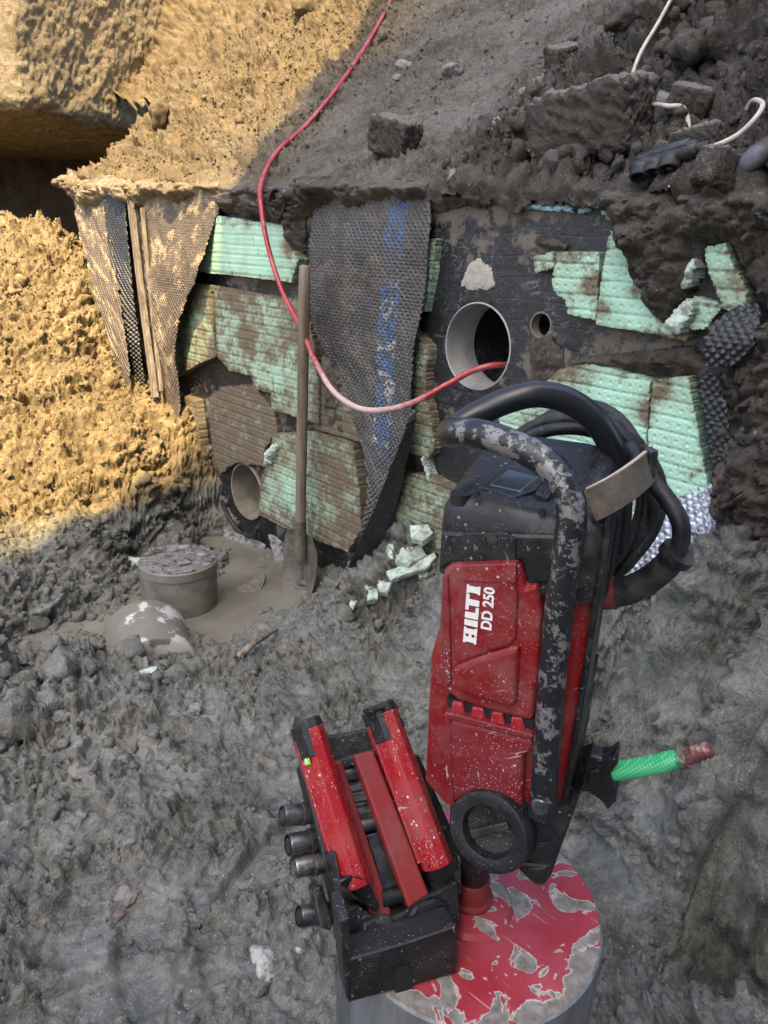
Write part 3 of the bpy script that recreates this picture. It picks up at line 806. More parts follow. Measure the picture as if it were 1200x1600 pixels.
def make_wall():
    x0, x1, z0, z1 = -2.75, 1.75, -0.35, WZ - .004
    X, Z = sheet_grid(x0, x1, z0, z1, 0.0085)
    m = mud_amount(X, Z)
    nz = fbm(X * 22, Z * 22, 7, 5, 0.6)
    H = 0.0025 * fbm(X * 60, Z * 60, 3, 3) + np.clip(m + 0.7 * nz - 0.35, 0, 1) * (0.007 + 0.006 * fbm(X * 70, Z * 70, 9, 3)) + 0.004 * fbm(X * 5, Z * 5, 12, 2)
    XX, ZZ = X.copy(), Z.copy()
    kill = np.zeros(X.shape, bool)
    for (hx, hz), r in (PIPE_A, PIPE_B, HOLE_C):
        dx, dz = XX - hx, ZZ - hz; d = np.hypot(dx, dz)
        near = (d < r + 0.0062) & (d > r - 0.0062)
        XX = np.where(near, hx + dx / d * r, XX); ZZ = np.where(near, hz + dz / d * r, ZZ)
        kill |= d < r - 0.0062
    V = np.stack([XX, -H, ZZ], -1).reshape(-1, 3)
    Fq = grid_faces(*X.shape); Fq = Fq[~kill.ravel()[Fq].any(1)]
    V, Fq, A = compact(V, Fq, {'mud': m})
    V, Fq, vs = skirt(V, Fq, 0.32)
    A = {'mud': np.concatenate([A['mud'], A['mud'][vs]])}
    n = NT('bitumen_wall')
    mud = n.attr('mud')
    nz = n.noise(22, 6, 0.68); f = n.noise(120, 5, 0.7)
    black = n.mix(n.noise(6, 4), (0.005, 0.0055, 0.007), (0.017, 0.018, 0.021))
    sx = n.scale((1, 1, 0.35))
    streak = n.ramp(n.noise(38, 8, 0.8, n.scale((0.55, 1, 1.3), n.rot((0, .25, 0))), 1.5), [(0.53, 0.0), (0.66, 1.0)])
    runs = n.ramp(n.noise(70, 4, 0.6, n.scale((1.0, 1, 0.08))), [(0.60, 0.0), (0.74, 1.0)])
    gate = n.ramp(n.noise(5, 5, 0.6), [(0.42, 0.0), (0.60, 1.0)])
    w = n.math('MULTIPLY', n.math('MAXIMUM', streak, n.math('MULTIPLY', runs, 0.6)), gate)
    c = n.mix(n.math('MULTIPLY', w, 0.8), black, (0.27, 0.285, 0.305))
    dust = n.ramp(f, [(0.50, 0.0), (0.72, 1.0)])
    c = n.mix(n.math('MULTIPLY', dust, 0.22), c, (0.13, 0.125, 0.118))
    mm = n.ramp(n.math('ADD', mud, n.math('MULTIPLY', n.math('SUBTRACT', nz, 0.5), 2.6)), [(0.40, 0.0), (0.62, 1.0)])
    mc = n.mix(n.noise(35, 5, 0.65), (0.075, 0.060, 0.046), (0.185, 0.160, 0.130))
    c = n.mix(mm, c, mc)
    xyz = n.sep()
    band = n.math('ABSOLUTE', n.math('SUBTRACT', n.math('FRACT', n.math('MULTIPLY', n.math('ADD', xyz[2], n.math('MULTIPLY', n.noise(4, 2), .03)), 18.0)), 0.5))
    bl = n.ramp(band, [(0.0, 1.0), (0.06, 0.0)])
    r = n.mix(mm, (0.38, 0.38, 0.38), (0.92, 0.92, 0.92))
    h = n.math('ADD', n.math('MULTIPLY', f, 0.7), n.math('MULTIPLY', bl, -0.16))
    b1 = n.bump(h, 0.5, 0.008)
    M['bitumen_wall'] = n.done(c, r, b1, spec=0.5)
    o = mesh_np('wall_face', V, Fq[:, ::-1], M['bitumen_wall'], wall_root, attrs=A)
make_wall()

# ---- insulation boards
n = NT('mint_foam')
mud = n.attr('mud'); gr = n.attr('groove')
base = n.mix(n.noise(7, 4, 0.6), (0.33, 0.575, 0.43), (0.44, 0.685, 0.525))
f = n.noise(160, 4, 0.65)
base = n.mix(n.math('MULTIPLY', n.ramp(f, [(0.55, 0.0), (0.75, 1.0)]), 0.5), base, (0.55, 0.76, 0.66))
nz = n.noise(16, 7, 0.72); n2 = n.noise(60, 5, 0.7)
v = n.math('ADD', mud, n.math('MULTIPLY', n.math('SUBTRACT', nz, 0.5), 2.3))
v = n.math('ADD', v, n.math('MULTIPLY', n.math('SUBTRACT', n2, 0.5), 1.3))
v = n.math('ADD', v, n.math('MULTIPLY', gr, 0.16))
mm = n.ramp(v, [(0.34, 0.0), (0.78, 1.0)])
mc = n.mix(n.noise(30, 5, 0.65), (0.085, 0.066, 0.044), (0.190, 0.155, 0.105))
stain = n.ramp(n.math('ADD', n.math('MULTIPLY', mud, 0.8), n.noise(9, 5, 0.6)), [(0.55, 0.0), (1.05, 0.9)])
c = n.mix(n.math('MULTIPLY', stain, 0.85), base, (0.215, 0.205, 0.125))
c = n.mix(mm, c, mc)
M['mint_foam'] = n.done(c, n.mix(mm, (0.5, 0.5, 0.5), (0.92, 0.92, 0.92)), n.bump(n.math('ADD', f, n.math('MULTIPLY', mm, n.noise(90, 4))), 0.35, 0.005), spec=0.4)

def board_height(thick, pitch=0.036, ang=0.0, seed=0, curl=None):
    def H(X, Z, d):
        z = Z + ang * X + 0.002 * perlin(X * 9, Z * 9, seed)
        row = z / pitch; fr = row - np.floor(row)
        g = np.exp(-((fr - 0.5) / 0.075) ** 2)
        r2 = z / (pitch / 2) + 0.5; k = np.floor(r2); cy = (r2 - k - 0.5) * pitch / 2
        cx = (X / 0.027 + 0.5 * (k % 2)); cx = (cx - np.floor(cx) - 0.5) * 0.027
        dd = np.hypot(cx, cy)
        dim = np.exp(-(dd / 0.0042) ** 2)
        ring = np.exp(-((dd - 0.0068) / 0.0022) ** 2)
        h = thick - 0.0032 * g - 0.0034 * dim + 0.0015 * ring + 0.0010 * fbm(X * 25, Z * 25, seed, 3)
        h = h - 0.004 * np.exp(-np.clip(d, 0, 1) / 0.003) * (.5 + fbm(X * 60, Z * 60, seed + 4, 3))
        if curl is not None: h = h + curl(X, Z)
        return h
    return H

def groove_attr(pitch, ang, seed):
    def G(X, Z, d):
        z = Z + ang * X + 0.002 * perlin(X * 9, Z * 9, seed); fr = z / pitch; fr = fr - np.floor(fr)
        return np.exp(-((fr - 0.5) / 0.11) ** 2)
    return G

def board(pts, mud, thick=0.042, seed=0, label=None, cell=0.0030, ang=0.0, edge=0.005, mudfun=None, curl=None, pitch=0.036):
    poly = wp(pts)
    def mudA(X, Z, d):
        m = np.full(X.shape, float(mud)) + 0.28 * np.exp(-np.clip(d, 0, 1) / 0.018)
        if mudfun: m = m + mudfun(X, Z)
        return m
    o = wall_patch('insulation_board', poly, cell, board_height(thick, pitch, ang, seed, curl), M['mint_foam'], wall_root, edge, 34, seed, 0.006,
                   {'mud': mudA, 'groove': groove_attr(pitch, ang, seed)})
    if o and label: o['label'] = label
    return o
def blob(px, py, r, a):
    (bx, bz) = wpx(px, py); r = r * 2.2 / FPX
    return lambda X, Z: a * np.exp(-(((X - bx) / (1.3 * r)) ** 2 + ((Z - bz) / r) ** 2))
def blobs(*L):
    fs = [blob(*b) for b in L]
    return lambda X, Z: sum(f(X, Z) for f in fs)

board([(348, 337), (400, 345), (455, 353), (463, 378), (481, 405), (470, 441), (395, 432), (313, 424), (325, 385)], .10, seed=1, cell=.005, mudfun=blobs((465, 385, 22, .5), (400, 350, 15, .3)), label='cleaner mint board under the wall top')
board([(288, 438), (343, 446), (351, 556), (326, 566), (268, 598), (272, 520)], .52, seed=2, cell=.0055, mudfun=blobs((300, 450, 40, .5)))
board([(348, 447), (420, 460), (492, 470), (505, 540), (512, 600), (512, 662), (470, 648), (438, 640), (436, 612), (412, 606), (405, 586), (372, 578), (352, 556)], .46, seed=3, cell=.005,
      mudfun=blobs((400, 530, 25, .6), (490, 520, 40, .5), (380, 455, 40, .4), (430, 590, 30, -.25)))
board([(270, 608), (318, 624), (333, 745), (345, 815), (318, 760), (296, 690)], .75, seed=4, cell=.0055)
board([(440, 676), (500, 672), (565, 690), (575, 760), (578, 825), (556, 858), (470, 828), (416, 800), (420, 745), (434, 715)], .48, seed=5, cell=.005, mudfun=blobs((540, 740, 50, .45), (560, 830, 40, .3), (455, 760, 30, -.2)))
board([(672, 378), (692, 372), (684, 440), (674, 487), (654, 487), (660, 420)], .12, .03, seed=6)
board([(655, 512), (682, 540), (677, 600), (692, 700), (680, 712), (640, 706), (648, 600)], .42, .035, seed=7, edge=.008)
board([(640, 735), (690, 742), (720, 760), (715, 870), (640, 850), (630, 800)], .48, .035, seed=8)
board([(877, 432), (888, 394), (952, 394), (945, 499), (902, 490), (898, 470), (880, 455)], .04, seed=9, mudfun=blobs((935, 450, 14, .6), (900, 400, 18, .35)), edge=.004)
board([(843, 402), (873, 393), (877, 418), (846, 428)], .25, .03, seed=10, edge=.01)
board([(969, 358), (984, 366), (1003, 410), (1052, 500), (1078, 514), (1090, 524), (1084, 531), (1030, 520), (945, 506), (951, 460), (960, 400)], .03, seed=11, mudfun=blobs((958, 480, 12, .7), (1005, 455, 10, .5), (1080, 515, 20, .5)), edge=.004, label='bright mint board with a slanting right edge')
_hp = wpx(1115, 455)
board([(1112, 386), (1146, 382), (1187, 458), (1181, 486), (1142, 482), (1116, 512), (1090, 516), (1074, 495), (1098, 462), (1142, 474), (1122, 432)], .16, .04, seed=12, edge=.005,
      mudfun=blobs((1160, 440, 18, .45), (1085, 500, 14, .3)), curl=lambda X, Z: .03 * np.clip((X - _hp[0]) * 6, 0, 1.5))
board([(888, 575), (935, 566), (1030, 590), (1019, 735), (1005, 815), (960, 815), (880, 780), (800, 700), (790, 620), (860, 600)], .08, seed=13, mudfun=blobs((900, 580, 30, .5), (1018, 640, 16, .45), (860, 650, 40, .35)), edge=.004)
board([(1034, 592), (1088, 585), (1099, 640), (1119, 757), (1100, 800), (1030, 830), (1008, 820), (1022, 730)], .05, seed=14, mudfun=blobs((1045, 606, 14, .7)), edge=.003)

board([(513, 548), (548, 558), (566, 600), (574, 690), (500, 668), (512, 600)], .80, .03, seed=15, cell=.005)
board([(300, 770), (345, 800), (352, 830), (330, 815)], .8, .03, seed=16, cell=.005)
board([(332, 645), (350, 604), (404, 600), (436, 642), (440, 674), (420, 700), (424, 728), (404, 726), (375, 722), (350, 740), (338, 705)], .88, .022, seed=17, cell=.005, edge=.012)
# pale bare patch, blue foam rests under the wall top
n = NT('bare_concrete')
M['bare_concrete'] = n.done(n.mix(n.noise(60, 5, .7), (.26, .235, .195), (.46, .43, .37)), .9, n.bump(n.noise(120, 4), .5, .006))
o = wall_patch('bare_patch', wp([(720, 446), (734, 412), (752, 402), (768, 418), (774, 446), (762, 453), (735, 453)]), .004, lambda X, Z, d: .007 + .003 * fbm(X * 40, Z * 40, 5, 4) - .006 * np.exp(-np.clip(d, 0, 1) / .006), M['bare_concrete'], wall_root, .006, 40, 3)
n = NT('blue_foam')
M['blue_foam'] = n.done(n.mix(n.ramp(n.noise(40, 5, .7), [(.4, 0.0), (.6, 1.0)]), (.13, .19, .20), (.34, .58, .66)), .6, n.bump(n.noise(120, 4), .4, .006))
for k, pts in enumerate([[(826, 318), (900, 322), (900, 333), (840, 328), (822, 326)], [(880, 300), (960, 302), (958, 316), (930, 322), (905, 314), (876, 306)], [(940, 330), (950, 328), (972, 342), (968, 350), (955, 346)],
                         [(904, 326), (926, 322), (928, 330), (908, 334)], [(780, 297), (830, 299), (824, 306), (784, 304)], [(924, 314), (944, 318), (938, 328), (926, 324)]]):
    wall_patch('foam_rest', wp(pts), .003, lambda X, Z, d: .02 + .006 * fbm(X * 60, Z * 60, 5, 3) - .012 * np.exp(-np.clip(d, 0, 1) / .006), M['blue_foam'], wall_root, .006, 60, 20 + k)

# ---- soil clinging to the wall and spilling over its top
def soil_spill(pts, thick, mat, seed, label, edge=.02, cell=.006, grow=None, amp=1.0):
    def H(X, Z, d):
        t = thick * np.clip(1 - np.exp(-np.clip(d, 0, 1) / .035), 0, 1) ** .7
        if grow: t = t * grow(X, Z)
        return .004 + t * (1 + .5 * fbm(X * 5, Z * 5, seed, 3)) + amp * np.clip(d / .03, 0, 1) * (.034 * facets(X, Z, 10, seed + 5) + .026 * facets(X, Z, 23, seed) + .014 * facets(X, Z, 50, seed + 1) + .010 * clods(X, Z, 30, seed + 9, .65) + .006 * clods(X, Z, 110, seed + 2, .6) + .014 * fbm(X * 40, Z * 40, seed, 4) - .02 * np.exp(-(fbm(X * 9, Z * 9, seed + 8, 3) / .05) ** 2))
    o = wall_patch('soil_spill', wp(pts), cell, H, mat, None, edge, 12, seed, .02)
    o.matrix_world = WALL_M
    return tag(o, label, 'soil')
soil_spill([(935, 296), (1260, 296), (1260, 520), (1210, 500), (1186, 455), (1150, 388), (1112, 380), (1098, 440), (1072, 480), (1052, 512), (1012, 472), (986, 412), (966, 350), (950, 320)], .075, M['soil_brown'], 3, 'dark brown soil hanging over the right end of the wall', edge=.012)
_gx = wpx(1100, 700)[0]
soil_spill([(1260, 470), (1195, 500), (1185, 545), (1110, 566), (1085, 540), (985, 548), (890, 560), (900, 572), (1030, 586), (1090, 583), (1108, 640), (1128, 760), (1130, 830), (1080, 900), (1150, 1000), (1260, 980)], .03, M['soil_brown'], 13, 'wet brown soil plastered down the wall beside the silver sheet', edge=.008,
           grow=lambda X, Z: 1 + 5 * np.clip((X - _gx) / .25, 0, 1.2) + 1.5 * np.clip((.75 - Z) / .4, 0, 1))
soil_spill([(395, 285), (560, 292), (680, 300), (690, 312), (640, 318), (575, 310), (510, 318), (482, 345), (478, 400), (462, 378), (452, 350), (400, 342), (350, 330), (350, 300)], .03, M['soil_brown'], 23, 'dark soil crumbling over the wall top beside the red hose', edge=.016)
soil_spill([(672, 300), (800, 298), (900, 300), (950, 306), (930, 312), (860, 310), (815, 312), (760, 325), (735, 320), (700, 328), (676, 330)], .018, M['soil_brown'], 33, 'thin soil crust along the wall top above the black coating', edge=.012)
soil_spill([(840, 366), (868, 372), (892, 384), (880, 394), (850, 392), (836, 380)], .016, M['soil_brown'], 43, 'small clump of soil stuck on the black wall above the mint board', edge=.01, cell=.004)
soil_spill([(828, 530), (862, 520), (880, 545), (884, 596), (860, 604), (832, 598)], .010, M['soil_brown'], 53, 'smear of mud below the small round hole', edge=.014, cell=.005, amp=.35)
soil_spill([(505, 520), (540, 560), (562, 640), (560, 700), (540, 690), (512, 672), (508, 600)], .016, M['soil_brown'], 63, 'mud stuck between the shovel handle and the hanging sheet', edge=.016, amp=.6)

soil_spill([(478, 276), (600, 280), (692, 284), (688, 312), (655, 320), (628, 308), (596, 316), (560, 330), (530, 312), (500, 334), (484, 325)], .085, M['soil_brown'], 73, 'dark crumbly soil lapping over the top of the striped sheet', edge=.02, amp=.8)
soil_spill([(106, 274), (200, 279), (300, 283), (356, 288), (350, 304), (318, 300), (290, 320), (255, 306), (230, 334), (196, 310), (160, 336), (132, 312), (112, 300)], .085, M['soil_sand'], 83, 'sunlit sandy soil lapping over the top of the left sheets', edge=.025, amp=1.0)
# ---- the pipes and the small bored hole
def pipe(name, hole, r_out, r_in, deep, proud, mat, label, cat='pipe'):
    (hx, hz), _ = hole
    m = MB()
    prof = [(deep, r_out), (-proud, r_out), (-proud - .002, r_out - .003), (-proud - .002, r_in + .002), (-proud, r_in), (deep, r_in)]
    m.lathe((hx, 0, hz), (0, 1, 0), prof, 64)
    o = m.build(name, mat, None, smooth=40); o.matrix_world = WALL_M
    return tag(o, label, cat)
n = NT('grey_pipe')
c = n.mix(n.ramp(n.noise(14, 5, .65), [(.35, 0.0), (.7, 1.0)]), (.26, .255, .245), (.40, .395, .38))
c = n.mix(n.ramp(n.noise(70, 4, .7), [(.62, 0.0), (.72, .7)]), c, (.22, .20, .175))
M['grey_pipe'] = n.done(c, .55, n.bump(n.noise(90, 3), .15, .004))
n = NT('muddy_pipe')
c = n.mix(n.ramp(n.noise(12, 5, .65), [(.35, 0.0), (.7, 1.0)]), (.13, .112, .088), (.25, .225, .185))
M['muddy_pipe'] = n.done(c, .7, n.bump(n.noise(60, 4), .3, .005))
pipe('wall_pipe', PIPE_A, .1255, .1205, .125, .001, M['grey_pipe'], 'large light grey pipe opening with the red hose running into it')
pipe('wall_pipe', PIPE_B, .1295, .122, .15, .010, M['muddy_pipe'], 'round muddy pipe opening low in the wall beside the shovel')
pipe('wall_bore', HOLE_C, .0338, .0325, .035, -.001, M['muddy_pipe'], 'small round bored hole right of the large pipe', 'hole')
# black-coloured shaft and plug stand in for the unlit void behind each pipe
plain('void_black', (.012, .012, .012), .9)
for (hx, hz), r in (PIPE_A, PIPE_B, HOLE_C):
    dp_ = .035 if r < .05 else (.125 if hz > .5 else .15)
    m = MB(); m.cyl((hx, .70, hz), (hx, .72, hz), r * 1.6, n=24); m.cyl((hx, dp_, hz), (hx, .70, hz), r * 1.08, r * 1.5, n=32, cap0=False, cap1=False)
    o = m.build('void_shaft', M['void_black'], wall_root)
# ------------------------------------------------------------------ dimpled drainage sheets
def wo(px, py, off=0.0):
    """point seen there that stands off metres out from the wall face"""
    d = ray(px, py); t = ((WB + WN * off - EYE) @ WN) / (d @ WN)
    return EYE + d * t

def resample(P, n):
    P = spline(P, 10); L = np.concatenate([[0], np.cumsum(np.linalg.norm(np.diff(P, axis=0), axis=1))])
    t = np.linspace(0, L[-1], n)
    return np.stack([np.interp(t, L, P[:, k]) for k in range(3)], 1), L[-1]

def membrane(name, left, right, mat, label, pitch=0.02, depth=0.007, cell=0.0034, wave=0.006, seed=0, ragged=0.0, thick=0.0012, bow=0.0):
    """a sheet between two edges (top to bottom), with staggered dimples pressed in (depth > 0) or out (depth < 0)"""
    wid = np.mean([np.linalg.norm(np.array(a) - np.array(b)) for a, b in ((left[0], right[0]), (left[-1], right[-1]), (left[len(left) // 2], right[len(right) // 2]))])
    _, ln = resample(left, 50); _, ln2 = resample(right, 50); ln = max(ln, ln2)
    nv = max(8, int(ln / cell)); nu = max(4, int(wid / cell))
    A, _ = resample(left, nv); B, _ = resample(right, nv)
    u = np.linspace(0, 1, nu)
    P = A[:, None, :] * (1 - u)[None, :, None] + B[:, None, :] * u[None, :, None]
    Uu = np.cumsum(np.concatenate([np.zeros((nv, 1)), np.linalg.norm(np.diff(P, axis=1), axis=2)], 1), 1)
    Vv = np.cumsum(np.concatenate([np.zeros((1, nu)), np.linalg.norm(np.diff(P, axis=0), axis=2)], 0), 0)
    Uc = Uu - Uu[:, -1:] * 0.5
    T1 = np.gradient(P, axis=1); T2 = np.gradient(P, axis=0); Nn = np.cross(T1, T2); Nn /= np.linalg.norm(Nn, axis=2, keepdims=True) + 1e-12
    if np.sum((EYE - P.mean((0, 1))) * Nn.mean((0, 1))) < 0: Nn = -Nn
    Sw = (P - WB) @ WS                                   # the lattice is regular on the sheet as it hangs
    r = -P[..., 2] / (pitch * 0.5); k = np.floor(r); cy = (r - k - 0.5) * pitch * 0.5
    cx = Sw / pitch + 0.5 * (k % 2); cx = (cx - np.floor(cx) - 0.5) * pitch
    dd = np.sqrt(cx ** 2 + (cy * 1.15) ** 2)
    dim = np.clip(1.35 - dd / (pitch * 0.30), 0, 1); dim = dim * dim * (3 - 2 * dim)
    h = -depth * dim + wave * fbm(Uc * 6, Vv * 4, seed, 3) + bow * np.sin(math.pi * u)[None, :]
    mudn = fbm(Uc * 9, Vv * 9, seed + 5, 4, 0.6)
    h += np.clip(mudn - 0.05, 0, 1) * 0.010                      # caked mud fills the dimples in places
    P = P + Nn * h[..., None]
    ok = np.ones((nv, nu), bool)
    if ragged:
        e = np.minimum(np.minimum(Uu, Uu[:, -1:] - Uu), np.minimum(Vv, Vv[-1:, :] - Vv))
        ok = e + ragged * fbm(Uc * 25, Vv * 25, seed + 9, 4) > 0.0
    Fq = grid_faces(nv, nu); Fq = Fq[ok.ravel()[Fq].all(1)]
    V, F2, At = compact(P.reshape(-1, 3), Fq, {'across': Sw, 'down': Vv, 'mudn': mudn})
    o = mesh_np(name, V, F2, mat, attrs=At)
    s = o.modifiers.new('thick', 'SOLIDIFY'); s.thickness = thick; s.offset = 0
    return tag(o, label, 'drainage sheet')

def sheet_mat(name, base, mudcol, amount, rough=0.45, stripe=False, metal=0.0):
    n = NT(name)
    md = n.attr('mudn')
    v = n.math('ADD', md, n.math('MULTIPLY', n.math('SUBTRACT', n.noise(55, 6, 0.7), 0.5), 1.6))
    mm = n.ramp(n.math('ADD', v, amount), [(0.36, 0.0), (0.66, 1.0)])
    c = n.mix(n.ramp(n.noise(130, 4, 0.7), [(0.5, 0.0), (0.75, 0.55)]), base, tuple(min(1, x * 3 + .06) for x in base))
    if stripe:
        ac = n.attr('across'); dn = n.attr('down')
        off = n.math('ABSOLUTE', n.math('SUBTRACT', ac, wpx(611, 420, .06)[0]))
        st = n.ramp(off, [(0.040, 1.0), (0.046, 0.0)])
        # the printed band: broken blue with white blocks further down
        cb = n.new('ShaderNodeCombineXYZ'); n.link(ac, cb.inputs[0]); n.link(dn, cb.inputs[1])
        worn = n.ramp(n.noise(60, 5, 0.75, cb.outputs[0]), [(0.47, 0.0), (0.56, .9)])
        blocks = n.ramp(n.noise(14, 2, 0.5, cb.outputs[0]), [(0.52, 0.0), (0.56, 1.0)])
        low = n.ramp(dn, [(0.16, 0.0), (0.30, 1.0)])
        sc_ = n.mix(n.math('MULTIPLY', blocks, low), (0.045, 0.12, 0.29), (0.44, 0.43, 0.40))
        gap = n.ramp(n.math('ABSOLUTE', n.math('SUBTRACT', dn, 0.215)), [(0.04, 1.0), (0.07, 0.0)])
        st = n.math('MULTIPLY', n.math('MULTIPLY', st, worn), n.math('SUBTRACT', 1.0, n.math('MULTIPLY', gap, .85)))
        st = n.math('MULTIPLY', st, n.ramp(dn, [(0.80, 1.0), (0.86, 0.0)]))
    mc = n.mix(n.noise(40, 5, 0.65), mudcol, tuple(x * 1.9 for x in mudcol))
    c = n.mix(mm, c, mc)
    if stripe: c = n.mix(st, c, sc_)
    M[name] = n.done(c, n.mix(mm, (rough,) * 3, (0.93,) * 3), n.bump(n.noise(150, 5, 0.7), 0.35, 0.004), metal=metal, spec=0.5)
    return M[name]
sheet_mat('sheet_grey', (0.050, 0.048, 0.046), (0.080, 0.070, 0.059), 0.34, stripe=True)
sheet_mat('sheet_sandy', (0.085, 0.066, 0.048), (0.20, 0.155, 0.095), 0.30, 0.6)
sheet_mat('sheet_black', (0.016, 0.017, 0.020), (0.070, 0.056, 0.044), -0.10, 0.35)
n = NT('sheet_silver')
c = n.mix(n.ramp(n.noise(60, 5, .7), [(.35, 0.0), (.7, 1.0)]), (.10, .11, .13), (.55, .58, .64))
c = n.mix(n.ramp(n.noise(10, 5, .7), [(.60, 0.0), (.72, .8)]), c, (.10, .085, .07))
M['sheet_silver'] = n.done(c, .24, n.bump(n.noise(140, 4), .35, .004), spec=.9, metal=.35)

membrane('dimple_sheet', [wo(497, 292, .02), wo(484, 360, .05), (wo(482, 440, .055)), wo(492, 520, .05), wo(530, 585, .05), wo(556, 670, .06), wo(572, 760, .10), wo(560, 850, .16), wo(548, 895, .18)],
         [wo(674, 300, .025), wo(670, 370, .06), wo(660, 460, .07), wo(650, 545, .075), wo(641, 640, .09), wo(634, 700, .10), wo(622, 760, .08), wo(600, 830, .08), wo(592, 862, .10)],
         M['sheet_grey'], 'grey dimpled drainage sheet with a blue and white printed stripe', wave=.022, seed=2, pitch=.021, depth=.008)
# its lower edge curls forward and shows the smooth black back
membrane('dimple_sheet', [wo(642, 640, .105), wo(625, 690, .15), wo(603, 745, .19), wo(582, 800, .21), wo(560, 850, .22), wo(540, 896, .20)],
         [wo(652, 640, .10), wo(640, 700, .10), wo(628, 760, .12), wo(610, 815, .14), wo(588, 860, .15), wo(556, 905, .16)],
         M['sheet_black'], 'black curled lower edge of drainage sheet beside the foam scraps', depth=.002, seed=4, wave=.01)
membrane('dimple_sheet', [wo(212, 296, .03), wo(222, 400, .08), wo(238, 500, .12), wo(250, 585, .12), wo(262, 670, .10)],
         [wo(352, 293, .02), wo(332, 360, .06), wo(310, 430, .11), wo(290, 470, .11), wo(275, 545, .12), wo(284, 670, .10)],
         M['sheet_sandy'], 'sandy dimpled sheet in the sun with a torn right edge', wave=.02, seed=6, ragged=.018, pitch=.021, cell=.0042)
membrane('dimple_sheet', [wo(112, 278, .03), wo(132, 380, .04), wo(165, 500, .05), wo(190, 600, .06)],
         [wo(352, 292, .015), wo(330, 380, .03), wo(296, 470, .035), wo(272, 545, .04), wo(262, 640, .05)],
         M['sheet_sandy'], 'broad sandy sheet on the wall behind the battens', wave=.02, seed=18, ragged=.02, pitch=.021, cell=.0055)
membrane('dimple_sheet', [wo(160, 300, .07), wo(172, 400, .13), wo(186, 500, .18), wo(204, 610, .16)],
         [wo(196, 305, .05), wo(205, 400, .09), wo(215, 500, .12), wo(230, 620, .12)],
         M['sheet_black'], 'narrow black dimpled strip with pale edge left of the batten', wave=.012, seed=8, pitch=.021, depth=-.008, cell=.004, ragged=.008)
membrane('dimple_sheet', [wo(104, 262, .03), wo(120, 350, .12), wo(145, 450, .18), wo(172, 545, .22), wo(190, 640, .20)],
         [wo(166, 285, .04), wo(176, 380, .11), wo(188, 480, .18), wo(200, 560, .2), (wo(214, 650, .2))],
         M['sheet_sandy'], 'leftmost dimpled sheet half buried in the sunlit bank', wave=.02, seed=10, ragged=.02, pitch=.021, cell=.0045)
membrane('dimple_sheet', [wo(985, 795, .03), wo(965, 840, .07), wo(945, 880, .12), wo(935, 925, .16)],
         [wo(1120, 752, .03), wo(1128, 790, .07), wo(1126, 830, .11), wo(1085, 905, .15)],
         M['sheet_silver'], 'shiny silver dimpled sheet at the wall foot behind the drill', wave=.022, seed=12, pitch=.023, depth=-.009, ragged=.006)
membrane('dimple_sheet', [wo(1140, 488, .05), wo(1112, 512, .085), wo(1098, 540, .10), wo(1105, 570, .09)],
         [wo(1186, 470, .05), wo(1192, 500, .08), wo(1184, 535, .095), wo(1150, 572, .09)],
         M['sheet_black'], 'black dimpled flap under the torn mint board at right', wave=.01, seed=14, pitch=.021, depth=-.008, ragged=.01)
membrane('dimple_sheet', [wo(1089, 588, .055), wo(1099, 650, .06), wo(1110, 710, .06), wo(1122, 770, .06)],
         [wo(1118, 580, .075), wo(1138, 650, .08), wo(1152, 720, .08), wo(1150, 790, .08)],
         M['sheet_black'], 'muddy black dimpled strip along the lower mint board', wave=.012, seed=16, pitch=.021, depth=-.008, ragged=.012)

# ---- weathered batten in front of the sunlit sheet
n = NT('old_wood')
g = n.noise(60, 6, .65, n.scale((1, 1, .06)))
M['old_wood'] = n.done(n.mix(n.ramp(g, [(.35, 0.0), (.65, 1.0)]), (.085, .068, .050), (.27, .22, .165)), .85, n.bump(g, .5, .006))
def beam(name, p0, p1, w, t, mat, label, cat, bend=0.0):
    p0 = np.array(p0); p1 = np.array(p1); d = (p1 - p0) / np.linalg.norm(p1 - p0)
    a = np.cross(d, WN); a /= np.linalg.norm(a); b = np.cross(a, d)
    m = MB(); rg = []
    for k in range(13):
        f = k / 12; c = p0 + (p1 - p0) * f + a * bend * math.sin(f * math.pi)
        ww = w * (1 + .08 * math.sin(k * 2.1)); rg.append([c + a * ww + b * t, c - a * ww + b * t, c - a * ww - b * t, c + a * ww - b * t])
    m.rings(rg); o = m.build(name, mat, None, bevel=.003)
    return tag(o, label, cat)
beam('batten', wo(204, 312, .08), wo(243, 622, .16), .020, .010, M['old_wood'], 'grey weathered batten leaning between two sunlit sheets', 'batten', .01)
beam('batten', wo(222, 325, .07), wo(252, 612, .14), .008, .008, M['old_wood'], 'thin dark lath right of the grey batten', 'batten', .006)

# ---- pipe end under the wall top
m = MB(); P = wo(437, 318, .05)
m.lathe(P, WN, [(-.10, .052), (.015, .052), (.018, .049), (.018, .045), (.012, .043), (-.06, .043)], 40); m.cyl(P - WN * .03, P - WN * .028, .0435, n=32)
plain('black_plastic_matt', (.022, .022, .024), .6)
o = m.build('pipe_end', M['black_plastic_matt'], None, smooth=40); tag(o, 'dark round pipe end under the wall top beside the red hose', 'pipe')
# ---- grey ring hanging below the low pipe
P0 = PIPE_B[0]
ringp = [W(P0[0] + .150 * math.cos(a), P0[1] - .05 + .150 * math.sin(a), .05 + .02 * math.sin(a)) for a in np.linspace(math.pi * 1.05, math.pi * 1.85, 24)]
o = tube('rubber_ring', ringp, .009, M['black_plastic_matt']); tag(o, 'black rubber band sagging under the low pipe opening', 'ring')
